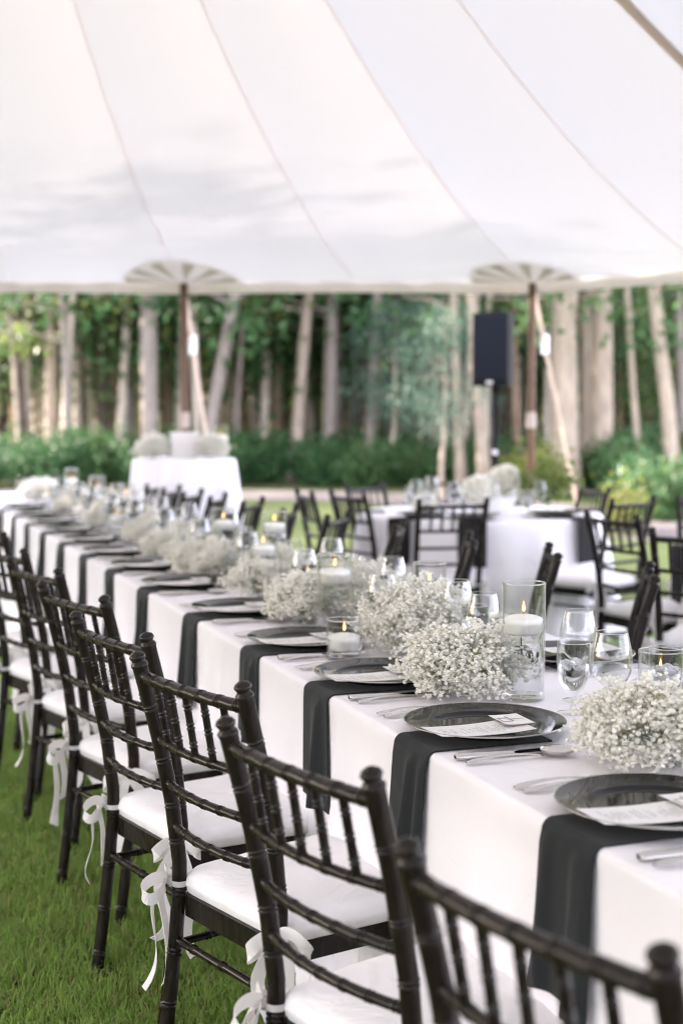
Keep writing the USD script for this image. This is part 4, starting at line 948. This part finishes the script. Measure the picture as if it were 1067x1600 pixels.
# px of the trunk at eye level in a 1067 wide picture, distance, trunk width px, kind, lean (deg), label
P_('sap', 8, 'bark_brown', 'leaf_mid', 4.4, 0.045, 1.5, 1.5, 1500, 0.15)
P_('sapdark', 9, 'bark_brown', 'leaf_dark', 4.8, 0.045, 1.9, 1.6, 1600, 0.15)
protos_extra = ('sap', 'sapdark')
P_('glow', 11, 'bark_brown', 'leaf_glow', 4.6, 0.045, 0.8, 1.6, 2000, 0.17)
P_('dense', 10, 'bark_brown', 'leaf_mid', 8.5, 0.14, 1.4, 2.6, 9000, 0.22)
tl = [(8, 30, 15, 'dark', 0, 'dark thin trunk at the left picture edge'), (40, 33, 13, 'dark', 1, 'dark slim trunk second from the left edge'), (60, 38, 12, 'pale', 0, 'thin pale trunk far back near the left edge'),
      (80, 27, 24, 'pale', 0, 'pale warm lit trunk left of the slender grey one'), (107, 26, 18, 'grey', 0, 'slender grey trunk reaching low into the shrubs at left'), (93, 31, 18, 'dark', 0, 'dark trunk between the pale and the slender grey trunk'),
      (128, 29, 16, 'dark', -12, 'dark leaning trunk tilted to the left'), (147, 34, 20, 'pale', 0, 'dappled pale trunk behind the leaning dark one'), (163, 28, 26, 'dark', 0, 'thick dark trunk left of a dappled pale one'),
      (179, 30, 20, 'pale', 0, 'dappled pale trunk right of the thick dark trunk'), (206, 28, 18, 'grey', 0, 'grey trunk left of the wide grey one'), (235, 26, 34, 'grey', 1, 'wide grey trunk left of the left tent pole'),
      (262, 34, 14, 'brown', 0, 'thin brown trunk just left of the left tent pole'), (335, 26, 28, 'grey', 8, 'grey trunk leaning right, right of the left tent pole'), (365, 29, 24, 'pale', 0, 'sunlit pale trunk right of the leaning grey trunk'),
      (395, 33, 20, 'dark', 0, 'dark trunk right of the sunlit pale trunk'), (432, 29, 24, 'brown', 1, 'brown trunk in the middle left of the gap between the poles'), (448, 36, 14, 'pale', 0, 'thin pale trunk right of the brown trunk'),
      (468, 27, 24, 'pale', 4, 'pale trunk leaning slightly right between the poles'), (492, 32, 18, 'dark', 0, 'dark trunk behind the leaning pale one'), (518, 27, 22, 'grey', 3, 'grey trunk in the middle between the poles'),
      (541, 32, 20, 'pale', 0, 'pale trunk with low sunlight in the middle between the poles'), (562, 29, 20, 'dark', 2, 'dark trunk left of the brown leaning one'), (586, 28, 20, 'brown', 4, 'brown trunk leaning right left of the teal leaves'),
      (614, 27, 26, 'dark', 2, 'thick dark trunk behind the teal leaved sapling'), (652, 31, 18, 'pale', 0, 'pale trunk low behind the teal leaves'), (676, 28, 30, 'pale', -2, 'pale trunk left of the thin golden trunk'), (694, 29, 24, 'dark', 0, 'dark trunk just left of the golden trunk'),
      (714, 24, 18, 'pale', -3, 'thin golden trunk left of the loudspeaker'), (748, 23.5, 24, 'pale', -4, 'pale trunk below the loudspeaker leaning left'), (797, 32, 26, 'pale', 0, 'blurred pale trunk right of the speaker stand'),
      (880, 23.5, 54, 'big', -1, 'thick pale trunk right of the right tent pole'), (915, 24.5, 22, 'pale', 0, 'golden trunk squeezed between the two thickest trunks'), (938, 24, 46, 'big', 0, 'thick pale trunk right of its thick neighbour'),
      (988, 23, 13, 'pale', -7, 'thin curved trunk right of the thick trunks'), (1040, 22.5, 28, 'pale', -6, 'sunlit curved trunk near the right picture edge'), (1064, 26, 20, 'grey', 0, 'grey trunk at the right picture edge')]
base_r = dict(pale=.20, grey=.20, dark=.20, brown=.20, big=.36, teal=.1, sun=.15, sap=.05, dense=.14, glow=.05)
rs = np.random.RandomState(31)
def put_tree(kind, x, y, r, label, group, lean=0.0, hs=1.0):
    s = r / base_r[kind]; rz = rs.uniform(0, 360)
    Kd = protos[kind]
    # trunk thickness scales x and y, height scales z on its own
    o = Kd((x, y, 0), rz, label, group, (max(s, 0.55) if False else s, s, hs))
    return o
def put_tree2(kind, x, y, r, label, group, lean, hs):
    """each tree: own trunk (thickness, lean) with a shared crown would cost a mesh; trunks are cheap, so build one"""
    t = thing('forest_tree', label, 'tree', (x, y, 0), 0, group)
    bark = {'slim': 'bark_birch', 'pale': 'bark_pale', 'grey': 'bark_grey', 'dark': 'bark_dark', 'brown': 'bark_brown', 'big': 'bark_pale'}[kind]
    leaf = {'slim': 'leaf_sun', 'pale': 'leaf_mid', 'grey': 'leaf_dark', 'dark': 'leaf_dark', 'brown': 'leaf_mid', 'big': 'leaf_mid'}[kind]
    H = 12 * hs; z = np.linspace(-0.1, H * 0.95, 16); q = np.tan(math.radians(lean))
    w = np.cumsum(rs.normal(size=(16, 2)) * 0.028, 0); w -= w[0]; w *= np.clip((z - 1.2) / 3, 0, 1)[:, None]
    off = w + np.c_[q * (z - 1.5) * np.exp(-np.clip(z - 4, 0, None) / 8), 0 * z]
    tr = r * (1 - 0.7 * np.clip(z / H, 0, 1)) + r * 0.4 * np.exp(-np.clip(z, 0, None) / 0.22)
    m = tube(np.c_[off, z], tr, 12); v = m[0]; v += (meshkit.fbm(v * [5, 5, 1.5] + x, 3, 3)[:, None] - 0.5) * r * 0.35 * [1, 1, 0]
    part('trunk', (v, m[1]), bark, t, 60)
    limbs, pts = [], []
    lo = rs.uniform(2.2, 3.0) if kind in ('dark',) else rs.uniform(2.5, 3.8) if kind != 'big' else 4.2
    for k in range(13):
        h = lo + (H * 0.92 - lo) * (k / 12.0) ** 1.1; a = rs.uniform(0, 2 * PI); L = rs.uniform(0.8, 1.9) * (1.1 - 0.5 * h / H)
        b0 = np.array([np.interp(h, z, off[:, 0]), np.interp(h, z, off[:, 1]), h]); e = b0 + [math.cos(a) * L, math.sin(a) * L, rs.uniform(-0.2, 0.4) * L]
        limbs.append(tube([b0, b0 + (e - b0) * 0.5 + [0, 0, 0.08 * L], e], [min(r * 0.3, 0.05), 0.025, 0.01], 4, False))
        for _ in range(2):
            c = b0 + (e - b0) * rs.uniform(0.4, 1.15) + rs.normal(size=3) * 0.25; pts.append(c + rs.normal(size=(30, 3)) * rs.uniform(0.2, 0.5) * [1, 1, 0.65])
    part('limbs', cat(limbs), bark, t, True, kind='stuff')
    part('crown', leaf_cloud(rs, np.vstack(pts), 0.20, 0.6, 0.3), leaf, t, kind='stuff')
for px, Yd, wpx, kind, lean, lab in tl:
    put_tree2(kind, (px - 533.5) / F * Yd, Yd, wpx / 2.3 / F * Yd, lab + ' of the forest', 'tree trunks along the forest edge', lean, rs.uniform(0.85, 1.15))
for k in range(84):
    px = 6 + (k * 0.618034 % 1.0) * 850 + rs.uniform(-6, 6); Yd = rs.uniform(26.5, 36); kind = rs.choice(['slim', 'slim', 'slim', 'brown', 'dark', 'grey'])
    put_tree2(kind, (px - 533.5) / F * Yd, Yd, rs.uniform(0.05, 0.10), 'slim ' + {'slim': 'pale', 'brown': 'brown', 'dark': 'dark', 'grey': 'grey'}[kind] + ' trunk among the crowded slender trees between the tent poles', 'slender trees behind the front trunks', rs.uniform(-3, 3), rs.uniform(0.85, 1.1))
# deeper trees and the forest left and right of the picture
for k in range(95):
    Yd = rs.uniform(29, 44); X = rs.uniform(-0.36, 0.36) * Yd
    kind = rs.choice(['pale', 'grey', 'dark', 'brown', 'brown', 'sun'])
    q = rs.uniform(0.3, 0.6)
    protos[kind]((X, Yd, 0), rs.uniform(0, 360), 'tree with a slim trunk deep in the forest behind the front row of trunks', 'trees deep in the forest', (q, q, rs.uniform(1.25, 1.6)))
# low leafy saplings that fill the wood between the trunks
for k in range(34):
    Yd = rs.uniform(37, 47); X = rs.uniform(-0.30, 0.30) * Yd; q = rs.uniform(0.5, 0.8)
    protos['sun' if rs.rand() < 0.7 else 'teal']((X, Yd, 0), rs.uniform(0, 360), 'leafy sapling filling the gaps between the forest trunks', 'saplings between the trunks', (q, q, rs.uniform(0.20, 0.36)))
for k in range(30):
    Yd = rs.uniform(27.5, 36); X = (-0.30 + 0.62 * (k * 0.618034 % 1.0)) * Yd; q = rs.uniform(0.75, 1.15)
    protos['sap' if rs.rand() < 0.5 else 'sapdark']((X, Yd, 0), rs.uniform(0, 360), 'young leafy tree with thin stem among the trunks behind the shrubs', 'young trees among the trunks', q)
for k in range(42):
    Yd = rs.uniform(36, 46); X = (-0.30 + 0.62 * (k * 0.618034 % 1.0)) * Yd; q = rs.uniform(0.8, 1.2)
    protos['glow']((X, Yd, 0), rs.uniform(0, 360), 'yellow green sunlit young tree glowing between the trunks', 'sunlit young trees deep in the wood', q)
for px, Yd, s_, lab in ((612, 25.5, 0.50, 'teal leaved sapling right of the middle trunks'), (690, 22.5, 0.45, 'teal leaved sapling left of the loudspeaker'), (655, 26.0, 0.50, 'teal leaved sapling behind the other two by the loudspeaker')):
    protos['teal'](((px - 533.5) / F * Yd, Yd, 0), 40 * s_, lab, 'teal leaved saplings', (s_, s_, s_))
side_trees = [(-17, 19, 0.95), (-22, 26, 1.0), (-15, 27, 0.9), (-24, 20, 1.05), (-30, 28, 1.1), (-27, 16, 1.0), (-21, 14, 0.85), (-19, 23, 0.8), (-33, 22, 1.1), (-13.5, 13.5, 0.72), (-15.5, 11.2, 0.78), (-12.5, 16.2, 0.75), (-18, 16.5, 0.9), (-19, -3, 0.9), (-24, 4, 0.95), (-17, -12, 0.9), (-11, -21, 0.9),
              (9.5, 18, 1.0), (13, 22, 1.0), (10, 26, 1.0), (17, 16, 1.0), (-3, -25, 1.0), (6, -23, 0.9), (14, -16, 1.0), (19, -4, 1.0)]
ns = [0, 0]
for k, (X, Yd, s_) in enumerate(side_trees):
    ns[X > 0] += 1
    protos['brown' if X < 0 else 'pale']((X, Yd, 0), X * 40, f'leafy tree beside the lawn beyond the {"left" if X < 0 else "right"} of the picture, {ORD[ns[X > 0] - 1]} of its row', 'trees beside the lawn', s_)
for k, (X, Yd, s_) in enumerate(((-11.5, 12.8, 0.8), (-13.2, 15.6, 1.0), (-10.6, 10.2, 0.7), (-15.0, 12.0, 0.9), (-17.0, 9.0, 0.8), (-9.8, 14.0, 0.85))):
    protos['dense']((X, Yd, 0), X * 70, f'dense bushy tree beside the lawn left of the picture, {ORD[k]} of six', 'bushy trees left of the tent', s_)
# undergrowth: shrubs along the forest edge
def shrub_builder(seed, leaf, n, w, h, size):
    def build():
        r2 = np.random.RandomState(seed); t = thing('shrub', '', 'shrub'); pts, stm = [], []
        for k in range(16):
            a = r2.uniform(0, 2 * PI); e = np.array([math.cos(a) * w * r2.uniform(0.1, 1), math.sin(a) * w * r2.uniform(0.1, 1), h * r2.uniform(0.35, 1)])
            stm.append(tube([(0, 0, 0), e * [0.5, 0.5, 0.6], e], [0.012, 0.008, 0.004], 4, False))
            pts.append(e * r2.uniform(0.25, 1.05, (n // 16, 1)) + r2.normal(size=(n // 16, 3)) * 0.14)
        p = np.vstack(pts); p[:, 2] = np.abs(p[:, 2])
        part('foliage', leaf_cloud(r2, p, size, 0.55), leaf, t, kind='stuff'); part('stems', cat(stm), 'bark_brown', t, kind='stuff')
        return t
    return build
SH = {'dark': Kind(shrub_builder(1, 'leaf_dark', 1600, 0.75, 1.05, 0.13)), 'mid': Kind(shrub_builder(2, 'leaf_mid', 1600, 0.8, 0.95, 0.13)), 'teal': Kind(shrub_builder(3, 'leaf_teal', 1500, 0.75, 1.0, 0.13)), 'yellow': Kind(shrub_builder(4, 'leaf_yellow', 700, 0.5, 0.8, 0.10))}
for k in range(78):
    X = -8.5 + 13.5 * ((k * 0.618) % 1.0); Yd = rs.uniform(24.6, 28.5)
    SH[rs.choice(['dark', 'dark', 'mid'])]((X, Yd, 0), rs.uniform(0, 360), 'low green shrub in the band of undergrowth at the foot of the trees', 'shrubs at the foot of the trees', rs.uniform(0.60, 0.92))
for k in range(34):
    X = rs.uniform(4.2, 9); Yd = rs.uniform(max(18.5, 24.5 - (X - 3.5) * 1.7), 25.5)
    SH[rs.choice(['mid', 'dark', 'mid', 'yellow'])]((X, Yd, 0), rs.uniform(0, 360), 'green shrub at the right behind the round tables', 'shrubs at the right picture edge', rs.uniform(0.65, 1.05))
for px, Yd, s_, kk, lab in ((968, 15.6, 0.75, 'yellow', 'yellow green bush right of the thick trunks beside the path'), (1018, 18, 0.75, 'dark', 'green bush under the sunlit curved trunk'), (820, 22.6, 0.95, 'yellow', 'pale yellow green bush right of the speaker stand'), (850, 22.2, 1.0, 'yellow', 'yellow green bush at the foot of the thickest trunk'), (1050, 17.5, 0.7, 'mid', 'low green bush at the right picture edge')):
    SH[kk](((px - 533.5) / F * Yd, Yd, 0), px, lab, 'single bushes near the path', s_)
# the far side of the wood reads as one mass of leaves
r2 = np.random.RandomState(8); n = 24000
pts = np.c_[r2.uniform(-40, 40, n), 58 + r2.uniform(-1.2, 1.2, n), np.abs(r2.normal(0, 1, n)) * 5.5]
lump = meshkit.fbm(pts * [0.35, 0.3, 0.45], 3, 4); pts = pts[lump > 0.36]
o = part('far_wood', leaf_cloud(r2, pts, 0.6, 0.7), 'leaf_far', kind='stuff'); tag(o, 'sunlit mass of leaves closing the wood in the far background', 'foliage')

# ------------------------------------------------------------------ grass
def grass_tile(seed, size, n, hmin, hmax):
    r3 = np.random.RandomState(seed); p = np.c_[r3.uniform(-size / 2, size / 2, (n, 2)), np.zeros(n)]
    a = r3.uniform(0, 2 * PI, n); d = np.c_[np.cos(a), np.sin(a), np.zeros(n)]; e = np.c_[-np.sin(a), np.cos(a), np.zeros(n)]
    h = r3.uniform(hmin, hmax, n)[:, None]; w = r3.uniform(0.0010, 0.0024, n)[:, None]; ln = r3.uniform(0.1, 0.95, n)[:, None]
    z = np.array([0, 0, 1.0])
    Q = np.stack([p - e * w, p + e * w, p + d * h * ln * 0.35 + z * h * 0.62 - e * w * 0.8, p + d * h * ln * 0.35 + z * h * 0.62 + e * w * 0.8, p + d * h * ln + z * h * (1 - 0.3 * ln)], 1)
    k = np.arange(n)[:, None] * 5
    return Q.reshape(-1, 3), np.vstack([k + [0, 1, 3], k + [0, 3, 2], k + [2, 3, 4]])
pi = UsdGeom.PointInstancer.Define(stage, '/World/grass')
tag(pi.GetPrim(), 'short mown blades of grass on the lawn around the chairs', 'grass', None, 'stuff')
pr = []
for k in range(4):
    x = UsdGeom.Xform.Define(stage, f'/World/grass/tuft_{k + 1:03d}')
    usdkit.mesh(stage, f'/World/grass/tuft_{k + 1:03d}/blades', grass_tile(k, 0.36, 1800, 0.020, 0.064), M['grass'])
    usdkit.mesh(stage, f'/World/grass/tuft_{k + 1:03d}/dry_blades', grass_tile(40 + k, 0.36, 620, 0.014, 0.052), M['grass_dry'])
    pr.append(x.GetPath())
pi.CreatePrototypesRel().SetTargets(pr)
pos, idx, ori = [], [], []
r3 = np.random.RandomState(2)
for X in np.arange(-3.4, 3.6, 0.30):
    for Yd in np.arange(1.2, 8.6, 0.30):
        if not (-0.30 * Yd - 0.3 < X < 0.30 * Yd + 0.3): continue
        q = (np.array([X, Yd]) - O) @ V
        if 0.12 < q < 0.78 and Yd < 12: continue          # under the long table
        pos.append((X + r3.uniform(-.04, .04), Yd + r3.uniform(-.04, .04), 0.0)); idx.append(r3.randint(4)); a = r3.uniform(0, 2 * PI); ori.append(Gf.Quath(math.cos(a / 2), 0, 0, math.sin(a / 2)))
pi.CreatePositionsAttr(Vt.Vec3fArray([Gf.Vec3f(*map(float, p)) for p in pos])); pi.CreateProtoIndicesAttr(Vt.IntArray([int(i) for i in idx])); pi.CreateOrientationsAttr(Vt.QuathArray(ori))
